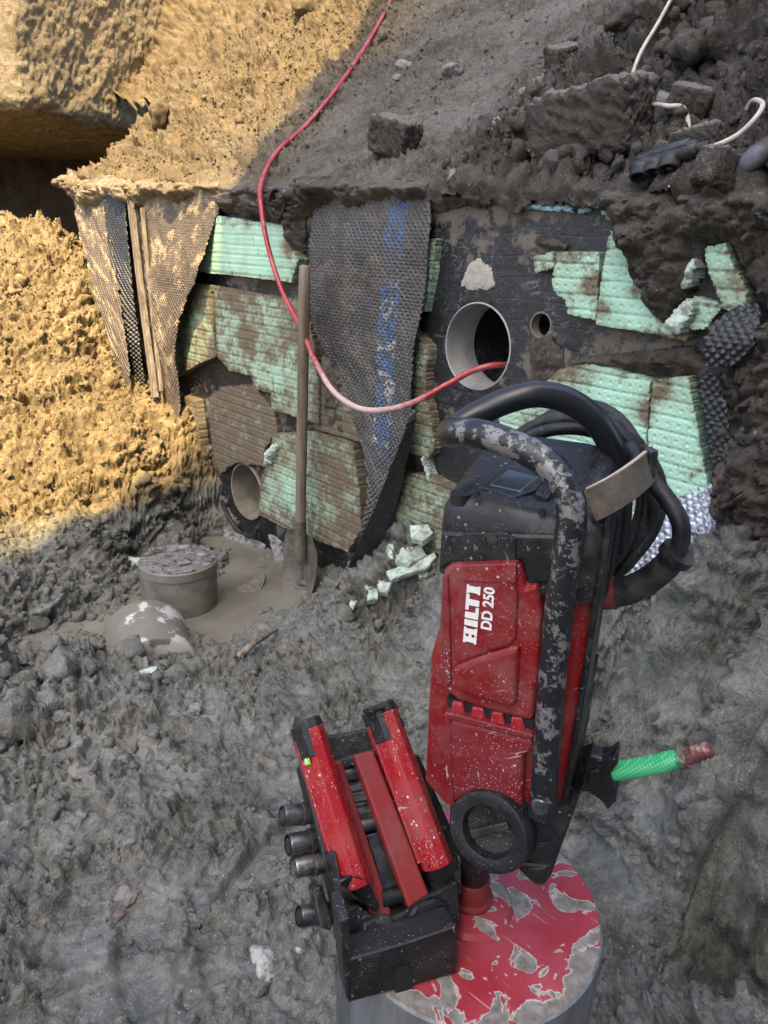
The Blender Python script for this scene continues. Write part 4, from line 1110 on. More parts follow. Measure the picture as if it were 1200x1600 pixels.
# ------------------------------------------------------------------ things in the pit
# ---- muddy water
n = NT('muddy_water')
c = n.mix(n.ramp(n.noise(5, 4, .6), [(.35, 0.0), (.65, 1.0)]), (.125, .117, .094), (.19, .178, .145))
M['muddy_water'] = n.done(c, .05, n.bump(n.noise(18, 3, .5), .05, .01), spec=.5)
def puddle(name, discs, z, seed, label):
    x0 = min(c[0] - c[2] for c in discs); x1 = max(c[0] + c[2] for c in discs); y0 = min(c[1] - c[3] for c in discs); y1 = max(c[1] + c[3] for c in discs)
    nx = int((x1 - x0) / .02); ny = int((y1 - y0) / .02)
    X, Y = np.meshgrid(np.linspace(x0, x1, nx), np.linspace(y0, y1, ny), indexing='ij')
    e = np.min([np.sqrt(((X - cx) / rx) ** 2 + ((Y - cy) / ry) ** 2) for cx, cy, rx, ry in discs], axis=0) + .12 * fbm(X * 8, Y * 8, seed, 3)
    Fq = grid_faces(nx, ny); Fq = Fq[(e.ravel()[Fq] < 1).all(1)]
    V, F2, _ = compact(np.stack([X, Y, np.full(X.shape, z)], -1).reshape(-1, 3), Fq)
    o = mesh_np(name, V, F2, M['muddy_water']); tag(o, label, kind='structure'); return o
a = onz(150, 1005, PUDDLE_Z); b = onz(390, 890, PUDDLE_Z)
puddle('puddle', [(a[0] + .08, a[1], .50, .38), (b[0], b[1], .42, .42), ((a[0] + b[0]) / 2 + .14, (a[1] + b[1]) / 2 - .12, .36, .34)], PUDDLE_Z, 3, 'muddy water around the two concrete cores')

# ---- drilled concrete cores
n = NT('core_concrete')
c = n.mix(n.ramp(n.noise(18, 6, .65), [(.35, 0.0), (.7, 1.0)]), (.105, .098, .080), (.195, .182, .152))
c = n.mix(n.ramp(n.noise(110, 4, .7), [(.66, 0.0), (.76, .5)]), c, (.30, .285, .25))
M['core_concrete'] = n.done(c, .62, n.bump(n.noise(80, 5, .6), .25, .005))
n = NT('core_pale')
v = n.noise(7, 5, .62); wv = n.ramp(v, [(.52, 0.0), (.56, 1.0)])
c = n.mix(n.noise(25, 5, .65), (.12, .11, .088), (.20, .186, .153))
c = n.mix(wv, c, (.48, .475, .455))
M['core_pale'] = n.done(c, .72, n.bump(n.noise(60, 4), .2, .005))
n = NT('core_tar')
c = n.mix(n.ramp(n.noise(35, 6, .7), [(.38, 0.0), (.66, 1.0)]), (.012, .012, .015), (.30, .30, .295))
c = n.mix(n.ramp(n.noise(9, 5, .65), [(.58, 0.0), (.70, .8)]), c, (.17, .158, .13))
M['core_tar'] = n.done(c, .5, n.bump(n.noise(70, 5, .7), .5, .007))
M['core_mortar'] = plain('core_mortar', (.16, .15, .13), .85)

def core_standing():
    c = onz(283, 960, PUDDLE_Z - .05); c = np.array([c[0], c[1], PUDDLE_Z - .05])
    top = at(278, 893, np.linalg.norm(c - EYE) * .985)
    h = .225
    root = empty('concrete_core', tuple(c))
    m = MB(); r = .137
    m.lathe((0, 0, 0), (0, 0, 1), [(0, r), (h - .034, r), (h - .032, r + .003), (h - .028, r + .003), (h - .004, r + .002), (h, r - .003)], 72, True, True)
    m.build('core_body', M['core_concrete'], root, smooth=40)
    # bitumen tiles left on the end, each its own broken piece
    rn = random.Random(5); cell = .047; k = 0
    ang = .5; ca, sa = math.cos(ang), math.sin(ang)
    for i in range(-3, 4):
        for j in range(-3, 4):
            pts = []
            x0, y0 = i * cell + .012 * (j % 2), j * cell
            for ux, uy in ((-.46, -.46), (0, -.48), (.46, -.46), (.48, 0), (.46, .46), (0, .48), (-.46, .46), (-.48, 0)):
                x = x0 + ux * cell + rn.uniform(-.003, .003); y = y0 + uy * cell + rn.uniform(-.003, .003)
                rr = math.hypot(x, y)
                if rr > r - .004: x, y = x / rr * (r - .004), y / rr * (r - .004)
                pts.append((x * ca - y * sa, x * sa + y * ca))
            if math.hypot(x0, y0) > r + .012 or rn.random() < .10: continue
            m = MB(); m.prism(pts, (0, 0, h), np.array([1., 0, 0]), np.array([0, 1., 0]), np.array([0, 0, 1.]), -.004, rn.uniform(.003, .011), .003)
            m.build('bitumen_piece', M['core_tar'], root)
    return tag(root, 'upright concrete core with broken bitumen on top standing in muddy water', 'concrete core')
core_standing()
def core_lying():
    c = onz(234, 1030, PUDDLE_Z - .03)
    ax = np.array([.42, -.90, -.10]); ax /= np.linalg.norm(ax)
    root = empty('concrete_core', (c[0], c[1], PUDDLE_Z - .012))
    m = MB(); r = .138
    m.lathe(ax * -.125, ax, [(0, r - .012), (.006, r - .003), (.02, r), (.22, r), (.235, r - .004), (.24, r - .014)], 72, True, True)
    o = m.build('core_body', M['core_pale'], root, smooth=40)
    return tag(root, 'pale concrete core lying on its side half sunk in the mud', 'concrete core')
core_lying()

# ---- slab of broken insulation in the mud, stick, scraps
def shard(name, pts, lift, thick, mat, label, cat, seed=0, tilt=None, group=None, bev=.003):
    P = [gpt(x, y) for x, y in pts]; c = np.mean(P, 0); c[2] = np.median([p[2] for p in P])
    if tilt is None: tilt = np.array([0, 0, 1.0])
    tilt = np.asarray(tilt, float) / np.linalg.norm(tilt)
    ax = np.cross([0, 1.0, 0], tilt); ax /= np.linalg.norm(ax); ay = np.cross(tilt, ax)
    # where the lines of sight meet the tilted plane through the centre
    q = []
    cc = c + np.array([0, 0, lift])
    for x, y in pts:
        d = ray(x, y); t = ((cc - EYE) @ tilt) / (d @ tilt); p = EYE + d * t - cc
        q.append((p @ ax, p @ ay))
    rn = random.Random(seed); qq = []
    for i in range(len(q)):
        a, b = np.array(q[i]), np.array(q[(i + 1) % len(q)]); n_ = max(2, int(np.linalg.norm(b - a) / .012))
        for k in range(n_): qq.append(a + (b - a) * k / n_ + np.array([rn.uniform(-1, 1), rn.uniform(-1, 1)]) * .0022)
    m = MB(); m.prism(qq, (0, 0, 0), ax, ay, tilt, -thick, 0.0, bev)
    o = m.build(name, mat, None); o.location = tuple(cc)
    return tag(o, label, cat, group)
n = NT('tar_board')
c = n.mix(n.ramp(n.noise(50, 6, .7), [(.38, 0.0), (.68, 1.0)]), (.075, .068, .056), (.185, .170, .142))
M['tar_board'] = n.done(c, .8, n.bump(n.noise(70, 5, .7), .7, .008))
shard('broken_board', [(345, 955), (372, 918), (412, 893), (414, 905), (388, 975), (362, 968)], .035, .03, M['tar_board'], 'dark triangular board fragment in the mud beside the upright core', 'board', 3, (.05, -.2, 1))
shard('bitumen_lump', [(345, 825), (385, 838), (415, 850), (412, 862), (380, 858), (350, 846)], .05, .06, M['core_tar'], 'black tarry lump below the low pipe opening', 'lump', 4, (-.3, -.5, .7))
shard('bitumen_lump', [(418, 835), (520, 848), (525, 900), (500, 885), (480, 870), (430, 880)], .03, .05, M['core_tar'], 'black crumpled tar sheet behind the shovel blade', 'lump', 5, (-.4, -.55, .6))
o = tube('stick', spline([gpt(372, 1032, .012), gpt(400, 1012, .02), gpt(432, 990, .014)], 6), [.011] * 5 + [.009] * 5 + [.006] * 3, M['old_wood']); tag(o, 'muddy wooden stick lying in front of the two cores', 'stick')

# ---- shovel leaning on the wall
def shovel():
    tip = gpt(455, 915, -.01); top = wo(476, 417, .16)
    foot = gpt(452, 922)
    d = ray(468, 850)
    neck = foot + (top - foot) * .14
    # the shaft and the blade share one line
    nd = at(469, 846, (np.dot(neck - EYE, _F)))
    root = empty('shovel', tuple(foot))
    o_ = np.array(foot)
    axis_ = (top - nd) / np.linalg.norm(top - nd)
    n = NT('shaft_wood')
    g = n.noise(40, 6, .65, n.scale((1, 1, .05)))
    M['shaft_wood'] = n.done(n.mix(n.ramp(g, [(.35, 0.0), (.7, 1.0)]), (.095, .072, .054), (.235, .19, .148)), .6, n.bump(g, .3, .004))
    n = NT('blade_steel')
    c = n.mix(n.ramp(n.noise(14, 6, .7), [(.35, 0.0), (.65, 1.0)]), (.085, .070, .055), (.215, .195, .165))
    M['blade_steel'] = n.done(c, .5, n.bump(n.noise(60, 5), .3, .004), metal=.35)
    L = np.linalg.norm(top - nd)
    path = [nd + (top - nd) * f - o_ for f in np.linspace(0, 1, 14)]
    mb = MB(); rr = [.0195] * 13 + [.0175]
    rg = tube_geo(np.array(path), rr, 18); tipc = path[-1] + axis_ * .006
    rg.append(tipc + (rg[-1] - path[-1]) * .7)
    mb.rings(rg, True, True); mb.build('shaft', M['shaft_wood'], root, smooth=50)
    # blade: dished sheet with a rolled step and a socket
    side = np.cross(axis_, WN); side /= np.linalg.norm(side)
    if side @ np.array([1., 0, 0]) < 0: side = -side
    fr = np.cross(side, axis_);
    if fr @ (EYE - nd) < 0: fr = -fr
    bl = .30; prof = [(-.03, .070), (.0, .100), (.02, .108), (.12, .110), (.20, .098), (.26, .068), (.295, .030), (.305, .006)]
    V = []; nu = 15
    base = nd - o_
    for h, w in prof:
        for i in range(nu):
            u = -1 + 2 * i / (nu - 1)
            dish = -.030 * (1 - u * u) - .0 * h; ridge = .014 * math.exp(-(u / .16) ** 2) * max(0, 1 - h / .22)
            V.append(base - axis_ * h + side * (u * w) + fr * (-.004 - dish * -1 + ridge + .05 * (h / .3) ** 2))
    o = mesh_np('blade', V, grid_faces(len(prof), nu), M['blade_steel'], root)
    s = o.modifiers.new('thick', 'SOLIDIFY'); s.thickness = .004; s.offset = 0
    sb = o.modifiers.new('sub', 'SUBSURF'); sb.levels = 2; sb.render_levels = 2
    m = MB(); m.cyl(base - axis_ * .07, base + axis_ * .09, .026, .0215, 18); m.build('socket', M['blade_steel'], root, smooth=50)
    tag(root, 'spade with a long wooden shaft leaning against the wall', 'shovel')
shovel()

# ---- red hose
n = NT('red_hose')
c = n.mix(n.ramp(n.noise(9, 5, .6), [(.48, 0.0), (.62, 1.0)]), (.30, .018, .030), (.36, .060, .065))
dust = n.ramp(n.math('ADD', n.noise(22, 5, .7), n.math('MULTIPLY', n.attr('dust'), .5)), [(.55, 0.0), (.85, 1.0)])
c = n.mix(n.math('MULTIPLY', dust, .8), c, (.50, .42, .39))
M['red_hose'] = n.done(c, n.mix(dust, (.32,) * 3, (.8,) * 3), n.bump(n.noise(150, 3), .12, .002))
def hang(px, py, off): return wo(px, py, off)
hose_pts = [slope_pt(640, -60) + [0, 0, .03], slope_pt(616, 0) + [0, 0, .03], slope_pt(580, 70) + [0, 0, .03], slope_pt(530, 142) + [0, 0, .02], slope_pt(478, 205) + [0, 0, .02], slope_pt(432, 252) + [0, 0, .03], wo(408, 288, .05), wo(409, 330, .10), wo(420, 390, .11), wo(441, 455, .12),
            wo(470, 512, .14), wo(493, 565, .17), wo(520, 610, .20), wo(556, 636, .22), wo(595, 641, .21), wo(645, 629, .17), wo(700, 600, .09), wo(742, 578, .02), wo(785, 570, -.05), W(PIPE_A[0][0] + .03, PIPE_A[0][1] - .085, -.25)]
hp = spline(hose_pts, 9)
mb = MB(); mb.rings(tube_geo(hp, .0090, 14), True, True)
ho = mb.build('red_hose', M['red_hose'], None, smooth=60)
dv = np.zeros(len(ho.data.vertices)); nn_ = len(hp)
for i in range(nn_):
    f = i / (nn_ - 1); dv[i * 14:(i + 1) * 14] = math.exp(-((f - .68) / .09) ** 2)
a_ = ho.data.attributes.new('dust', 'FLOAT', 'POINT'); a_.data.foreach_set('value', dv.astype(np.float32))
tag(ho, 'red rubber hose hanging over the wall into the large pipe', 'hose')

# ---- foam scraps, tags
n = NT('foam_scrap')
c = n.mix(n.noise(30, 5, .6), (.40, .55, .47), (.56, .65, .57))
c = n.mix(n.ramp(n.noise(25, 7, .75), [(.44, 0.0), (.62, 1.0)]), c, (.20, .185, .145))
M['foam_scrap'] = n.done(c, .7, n.bump(n.noise(130, 5, .7), .5, .006))
def lump(name, P, r, mat, label, cat, seed=0, sq=(1, 1, 1), group=None, sub=3, rough=.35, rotz=None, facet=False):
    bm = bmesh.new(); bmesh.ops.create_icosphere(bm, subdivisions=sub, radius=1)
    rn = random.Random(seed); o3 = [rn.uniform(0, 50) for _ in range(3)]
    co = np.array([v.co[:] for v in bm.verts])
    # cut by random planes so it breaks like stone or clay
    for k in range(9 if facet else 5):
        nrm = np.array([rn.gauss(0, 1) for _ in range(3)]); nrm /= np.linalg.norm(nrm); dcut = rn.uniform(.55, .85)
        s_ = co @ nrm; co = co - np.clip(s_ - dcut, 0, 1)[:, None] * nrm * .92
    nz = fbm(co[:, 0] * 1.6 + o3[0] + co[:, 2], co[:, 1] * 1.6 + o3[1] - co[:, 2] * .7, seed, 5, .6)
    nz2 = fbm(co[:, 0] * 6 + o3[0] + co[:, 2] * 3, co[:, 1] * 6 + o3[1] - co[:, 2] * 4, seed + 3, 5, .65)
    if False: nz2 = nz2 + 1.1 * clods(co[:, 0] + co[:, 2] * .8 + 7, co[:, 1] - co[:, 2] * .6, 5, seed, .6) + .6 * clods(co[:, 0] + co[:, 2] * .8, co[:, 1] - co[:, 2] * .6, 12, seed + 1, .6)
    co = co * (1 + rough * nz + rough * .35 * nz2)[:, None] * np.array(sq) * r
    a = rn.uniform(0, 6.28) if rotz is None else rotz
    co = co @ np.array([[math.cos(a), math.sin(a), 0], [-math.sin(a), math.cos(a), 0], [0, 0, 1]])
    for v, c_ in zip(bm.verts, co): v.co = c_
    me = bpy.data.meshes.new(name); bm.to_mesh(me); bm.free()
    me.materials.append(mat); me.polygons.foreach_set('use_smooth', [not facet] * len(me.polygons))
    o = bpy.data.objects.new(name, me); COL.objects.link(o); o.location = tuple(P)
    return tag(o, label, cat, group)
SCR = 'foam scraps piled at the wall foot'
def scrap(pts, lift, th, label, seed, tilt=None): return shard('foam_scrap', pts, lift, th, M['foam_scrap'], label, 'foam scrap', seed, tilt, SCR, .005)
scrap([(608, 850), (640, 838), (655, 850), (658, 872), (630, 880), (606, 872)], .05, .035, 'pale crumpled foam scrap at the left of the pile by the wall', 1, (.2, -.6, .7))
scrap([(640, 820), (668, 818), (676, 832), (660, 844), (642, 840)], .09, .03, 'mint foam scrap on top of the pile beside the drill', 2, (-.2, -.5, .8))
scrap([(604, 892), (662, 872), (678, 862), (682, 870), (668, 886), (610, 906)], .06, .02, 'long pale splintered foam strip lying across the pile', 3, (0, -.5, .8))
scrap([(570, 915), (585, 905), (592, 920), (590, 935), (574, 938)], .02, .03, 'square pale foam scrap at the front of the pile', 4, (.1, -.5, .8))
scrap([(585, 902), (600, 896), (612, 908), (606, 926), (592, 924)], .03, .025, 'mint foam crumb behind the square scrap', 5, (-.2, -.5, .8))
scrap([(545, 942), (556, 926), (563, 930), (552, 948)], .012, .012, 'small upright foam stick left of the pile', 6)
scrap([(650, 888), (668, 884), (672, 900), (655, 903)], .03, .02, 'mint foam crumb half hidden by the drill', 7, (0, -.6, .7))
scrap([(628, 856), (660, 850), (668, 868), (640, 884), (622, 874)], .07, .03, 'ragged foam block in the middle of the pile', 8, (.3, -.5, .7))
shard('foam_scrap', [(185, 880), (200, 868), (226, 872), (216, 886), (196, 890)], .015, .015, M['foam_scrap'], 'ribbed mint foam scrap left of the upright core', 'foam scrap', 9, (.2, -.2, 1))
shard('foam_scrap', [(202, 1054), (225, 1044), (246, 1040), (240, 1050), (214, 1060)], .012, .008, M['foam_scrap'], 'thin mint foam scrap in front of the lying core', 'foam scrap', 10)
shard('foam_scrap', [(432, 712), (444, 690), (450, 702), (440, 722)], .6, .02, M['foam_scrap'], 'x', 'foam scrap', 11) if False else None
# ------------------------------------------------------------------ loose crumbs and clods lying on the soil
def ico(sub):
    bm = bmesh.new(); bmesh.ops.create_icosphere(bm, subdivisions=sub, radius=1)
    V = np.array([v.co[:] for v in bm.verts]); F = np.array([[v.index for v in f.verts] for f in bm.faces]); bm.free()
    return V, F
def clod_shapes(sub, n, seed, rough):
    V, F = ico(sub); out = []
    r_ = np.random.default_rng(seed)
    for k in range(n):
        co = V.copy()
        for _ in range(6):
            nrm = r_.normal(size=3); nrm /= np.linalg.norm(nrm); s_ = co @ nrm
            co = co - np.clip(s_ - r_.uniform(.45, .85), 0, 1)[:, None] * nrm * .95
        o = r_.uniform(0, 50, 2)
        nz = fbm(co[:, 0] * 1.8 + o[0] + co[:, 2] * 1.3, co[:, 1] * 1.8 + o[1] - co[:, 2], seed + k, 4, .6)
        co *= (1 + rough * nz)[:, None] * r_.uniform(.65, 1.15, 3)
        out.append(co)
    return out, F
def scatter(name, pts, sizes, shapes, F, mat, sink=.25, attr=None, smooth=True, label=None):
    n = len(pts); nv = len(shapes[0])
    idx = RNG.integers(0, len(shapes), n)
    S = np.array(shapes)[idx]
    q = RNG.normal(size=(n, 4)); q /= np.linalg.norm(q, axis=1, keepdims=True)
    w, x, y, z = q.T
    R = np.stack([1 - 2 * (y * y + z * z), 2 * (x * y - z * w), 2 * (x * z + y * w), 2 * (x * y + z * w), 1 - 2 * (x * x + z * z), 2 * (y * z - x * w), 2 * (x * z - y * w), 2 * (y * z + x * w), 1 - 2 * (x * x + y * y)], 1).reshape(n, 3, 3)
    S = np.einsum('nij,nvj->nvi', R, S) * sizes[:, None, None]
    S = S + pts[:, None, :] + np.array([0, 0, 1.0]) * (sizes * (.6 - sink))[:, None, None]
    Fa = (F[None] + (np.arange(n) * nv)[:, None, None]).reshape(-1, 3)
    A = {k: np.repeat(a, nv) for k, a in (attr or {}).items()}
    o = mesh_np(name, S.reshape(-1, 3), Fa, mat, smooth=smooth, attrs=A)
    return tag(o, label, kind='stuff')
def pick(weight, n):
    p = weight.ravel().astype(float); p = np.clip(p, 0, None); p /= p.sum()
    return RNG.choice(len(p), n, p=p)
sh1, F1 = clod_shapes(1, 24, 3, .5)
sh2, F2s = clod_shapes(2, 24, 5, .6)
sh3, F3 = clod_shapes(3, 14, 9, .55)
dA = np.gradient(gx)[:, None] * np.gradient(gy)[None, :]
vis = (GX > -2.2) & (GX < 1.3) & (GY > .45) & (GY < 4.2) & (off > .02)
clump = sstep(-.05, .4, fbm(GX * 4, GY * 4, 301, 4))
wg = dA * vis * (.25 + 1.0 * clump + 2.2 * g_mound + 2.0 * g_bank) * (1 - .8 * g_smooth)
GF = GV.reshape(-1, 3)
def ground_scatter(name, n, lo, hi, shp, F, w, label, power=2.5, sink=.25):
    i = pick(w, n); sz = lo + (hi - lo) * RNG.random(n) ** power
    jit = (RNG.random((n, 3)) - .5) * [.006, .006, 0]
    scatter(name, GF[i] + jit, sz, shp, F, M['pit_ground'], sink, {'sand': g_bank.ravel()[i], 'smooth': np.zeros(n)}, label=label)
ground_scatter('soil_crumbs', 17000, .0020, .0095, sh1, F1, wg, 'loose crumbs of soil on the pit floor', 2.6, .45)
ground_scatter('soil_clods', 1300, .009, .028, sh2, F2s, wg * (.15 + g_mound + .12 * g_bank), 'broken clods of clay on the pit floor', 2.2, .5)
ground_scatter('soil_clods', 110, .030, .062, sh3, F3, dA * vis * (g_mound ** 2 + .08 * g_bank), 'large clods of clay on the mounds', 1.5, .7)
dS = np.gradient(sx)[:, None] * np.gradient(sqv)[None, :]
visS = (SX > -2.75) & (SX < 1.25) & (SQ > .02) & (SQ < 1.4)
cl = sstep(-.1, .35, fbm(SX * 3.2, SQ * 4, 401, 4))
wS = dS * visS * (.25 + 1.2 * cl + 1.6 * rightw + 1.8 * leftw)
SF = SV.reshape(-1, 3)
def slope_scatter(name, n, lo, hi, shp, F, w, label, power=2.5, sink=.25):
    i = pick(w, n); sz = lo + (hi - lo) * RNG.random(n) ** power
    scatter(name, SF[i], sz, shp, F, M['slope_soil'], sink, {'sand': leftw.ravel()[i], 'rocky': rightw.ravel()[i]}, label=label)
slope_scatter('soil_crumbs', 18000, .0025, .011, sh1, F1, wS, 'loose crumbs of soil on the slope', 2.6, .45)
slope_scatter('soil_clods', 1000, .012, .034, sh2, F2s, wS * (.06 + rightw * 1.4 + .10 * leftw), 'broken clods on the slope', 2.2, .5)
slope_scatter('soil_clods', 70, .035, .075, sh3, F3, dS * visS * (rightw ** 2 + .05 * leftw), 'large clods on the slope', 1.5, .65)
# ------------------------------------------------------------------ materials of the machine
def worn_plastic(name, base, speck, amt=1.0, rough=.42, dustamt=.35, dustcol=(.26, .25, .235)):
    n = NT(name)
    dirt = n.ramp(n.noise(22, 6, .68), [(.46, 0.0), (.72, 1.0)])
    c = n.mix(n.math('MULTIPLY', dirt, dustamt), base, dustcol)
    drk = n.ramp(n.noise(13, 5, .6), [(.35, 1.0), (.5, 0.0)])
    c = n.mix(n.math('MULTIPLY', drk, .35), c, tuple(x * .45 for x in base))
    cake = n.ramp(n.math('ADD', n.noise(6, 4, .6), n.math('MULTIPLY', n.math('SUBTRACT', n.noise(55, 5, .75), .5), .7)), [(.56, 0.0), (.74, 1.0)])
    c = n.mix(n.math('MULTIPLY', cake, .30), c, (.15, .14, .122))
    # fine scratches in two directions, splashes of cement
    s1 = n.ramp(n.noise(260, 2, .5, n.scale((1, 1, .07), n.rot((.3, .25, .1)))), [(.70, 0.0), (.74, 1.0)])
    s2 = n.ramp(n.noise(230, 2, .5, n.scale((.08, .3, 1), n.rot((0, .5, .2)))), [(.71, 0.0), (.75, 1.0)])
    sp = n.voro(330); spg = n.ramp(n.noise(30, 4, .7), [(.45, 0.0), (.6, 1.0)])
    dots = n.math('MULTIPLY', n.ramp(sp, [(.16, 1.0), (.24, 0.0)]), spg)
    sp2 = n.math('MULTIPLY', n.ramp(n.voro(95), [(.10, 1.0), (.15, 0.0)]), n.ramp(n.noise(11, 3), [(.48, 0.0), (.58, 1.0)]))
    v = n.math('MAXIMUM', n.math('MULTIPLY', n.math('MAXIMUM', s1, s2), .55), n.math('MAXIMUM', n.math('MULTIPLY', dots, .7), sp2))
    c = n.mix(n.math('MULTIPLY', v, amt), c, speck)
    r = n.mix(n.math('MAXIMUM', dirt, v), (rough,) * 3, (.8,) * 3)
    M[name] = n.done(c, r, n.bump(n.math('ADD', n.noise(300, 3), n.math('MULTIPLY', v, .8)), .12, .002), spec=.4)
    return M[name]
worn_plastic('red_plastic', (.190, .007, .009), (.55, .50, .48), .6, .36, .20)
worn_plastic('red_speckled', (.17, .011, .016), (.60, .53, .52), 1.0, .45, .22, (.26, .11, .11))
worn_plastic('red_bright', (.31, .013, .019), (.75, .70, .68), .75, .24, .22, (.42, .20, .19))
worn_plastic('red_dull', (.235, .020, .022), (.05, .045, .045), .9, .55, .45, (.13, .085, .08))
worn_plastic('black_plastic', (.0075, .008, .0105), (.34, .335, .32), .55, .36, .20, (.085, .086, .088))
worn_plastic('black_iron', (.009, .009, .0095), (.38, .37, .35), .9, .42, .30, (.085, .080, .072))
worn_plastic('rubber_cord', (.008, .0085, .010), (.20, .20, .195), .5, .45, .35, (.085, .088, .09))
n = NT('steel_dark')
M['steel_dark'] = n.done(n.mix(n.ramp(n.noise(40, 5, .7), [(.4, 0.0), (.7, 1.0)]), (.05, .05, .055), (.20, .20, .205)), .32, n.bump(n.noise(120, 3), .15, .002), metal=.8)
n = NT('steel_bright')
M['steel_bright'] = n.done(n.mix(n.ramp(n.noise(45, 5, .7), [(.4, 0.0), (.65, 1.0)]), (.10, .095, .09), (.55, .53, .50)), .3, n.bump(n.noise(120, 3), .2, .002), metal=.85)
n = NT('worn_tube')
wv = n.math('ADD', n.noise(46, 7, .78), n.math('MULTIPLY', n.attr('wear'), .20))
wv = n.math('ADD', wv, n.math('MULTIPLY', n.math('SUBTRACT', n.noise(170, 4, .6), .5), .35))
bare = n.ramp(wv, [(.685, 0.0), (.72, 1.0)])
c = n.mix(bare, (.011, .012, .015), n.mix(n.noise(60, 5, .7), (.10, .10, .102), (.33, .32, .31)))
M['worn_tube'] = n.done(c, n.mix(bare, (.30,) * 3, (.46,) * 3), n.bump(bare, .25, -.0015), metal=n.math('MULTIPLY', bare, .55), spec=.5)
n = NT('strap_leather')
c = n.mix(n.ramp(n.noise(40, 6, .7), [(.35, 0.0), (.7, 1.0)]), (.048, .038, .029), (.130, .108, .082))
M['strap_leather'] = n.done(c, .8, n.bump(n.noise(140, 5, .7), .5, .003))
plain('strap_edge', (.42, .36, .27), .85)
plain('white_print', (.72, .72, .70), .5)
plain('slot_dark', (.006, .006, .007), .7)  # near-black colour stands in for the shade inside holes and slots
n = NT('display_glass'); M['display_glass'] = n.done(n.mix(n.noise(18, 3), (.02, .025, .035), (.05, .06, .075)), .16, spec=.7)

# ------------------------------------------------------------------ the core bit the machine stands on
BC = at(733, 1411, .85)
BIT_R = .15
def core_bit():
    zg = ground_z(BC[0], BC[1]) - .04
    root = empty('core_bit', (BC[0], BC[1], zg)); h = BC[2] - zg
    n = NT('bit_steel')
    st = n.noise(26, 6, .65, n.scale((1, 1, .12)))
    c = n.mix(n.ramp(st, [(.35, 0.0), (.7, 1.0)]), (.105, .108, .118), (.27, .275, .29))
    c = n.mix(n.ramp(n.noise(12, 5, .7), [(.56, 0.0), (.68, .6)]), c, (.14, .132, .12))
    M['bit_steel'] = n.done(c, .38, n.bump(n.noise(90, 4), .12, .003), metal=.55)
    n = NT('flaked_paint')
    v = n.math('ADD', n.noise(24, 3, .55, None, .7), n.math('MULTIPLY', n.math('SUBTRACT', n.noise(85, 4, .65), .5), .13))
    xyz = n.sep(); rr = n.math('SQRT', n.math('ADD', n.math('POWER', xyz[0], 2.0), n.math('POWER', xyz[1], 2.0)))
    v = n.math('ADD', v, n.ramp(rr, [(.120, 0.0), (.152, .13)]))
    v = n.math('ADD', v, n.math('MULTIPLY', n.ramp(n.math('ABSOLUTE', n.math('ADD', xyz[1], .03)), [(0.0, 0.0), (.12, 1.0)]), .035))
    gone = n.ramp(v, [(.585, 0.0), (.592, 1.0)])
    lip = n.math('SUBTRACT', n.ramp(v, [(.572, 0.0), (.582, 1.0)]), n.ramp(v, [(.592, 0.0), (.604, 1.0)]))
    paint = n.mix(n.ramp(n.noise(7, 5, .6), [(.4, 0.0), (.66, 1.0)]), (.255, .008, .016), (.36, .055, .070))
    scr = n.ramp(n.noise(330, 2, .5, n.scale((.06, 1, 1), n.rot((0, 0, .7)))), [(.68, 0.0), (.73, .55)])
    paint = n.mix(scr, paint, (.55, .38, .37))
    metal = n.mix(n.ramp(n.noise(70, 5, .7), [(.35, 0.0), (.65, 1.0)]), (.105, .092, .075), (.255, .235, .205))
    c = n.mix(gone, paint, metal)
    c = n.mix(n.math('MULTIPLY', lip, .75, True), c, (.50, .46, .40))
    M['flaked_paint'] = n.done(c, n.mix(gone, (.34,) * 3, (.62,) * 3), n.bump(n.math('SUBTRACT', n.math('MULTIPLY', n.noise(200, 4), .25), gone), .5, .002), spec=.5)
    m = MB(); m.lathe((0, 0, 0), (0, 0, 1), [(0, BIT_R), (h - .006, BIT_R), (h - .0015, BIT_R - .0012), (h - .0008, BIT_R - .0035)], 128, True, False)
    m.build('barrel', M['bit_steel'], root, smooth=40)
    m = MB(); m.lathe((0, 0, h), (0, 0, 1), [(-.0008, BIT_R - .0035), (0, BIT_R - .0045), (.0003, .058), (.0005, .050), (.006, .046), (.009, .036), (.011, .0)], 128)
    o = m.build('cap_plate', M['flaked_paint'], root, smooth=25)
    m = MB(); m.lathe((0, 0, h), (0, 0, 1), [(.004, .026), (.014, .026), (.016, .021), (.040, .021), (.042, .016), (.12, .016)], 32, True, True)
    m.build('connector', M['red_dull'], root, smooth=40)
    tag(root, 'wide steel core bit with flaking red paint standing upright under the drill', 'core bit')
core_bit()

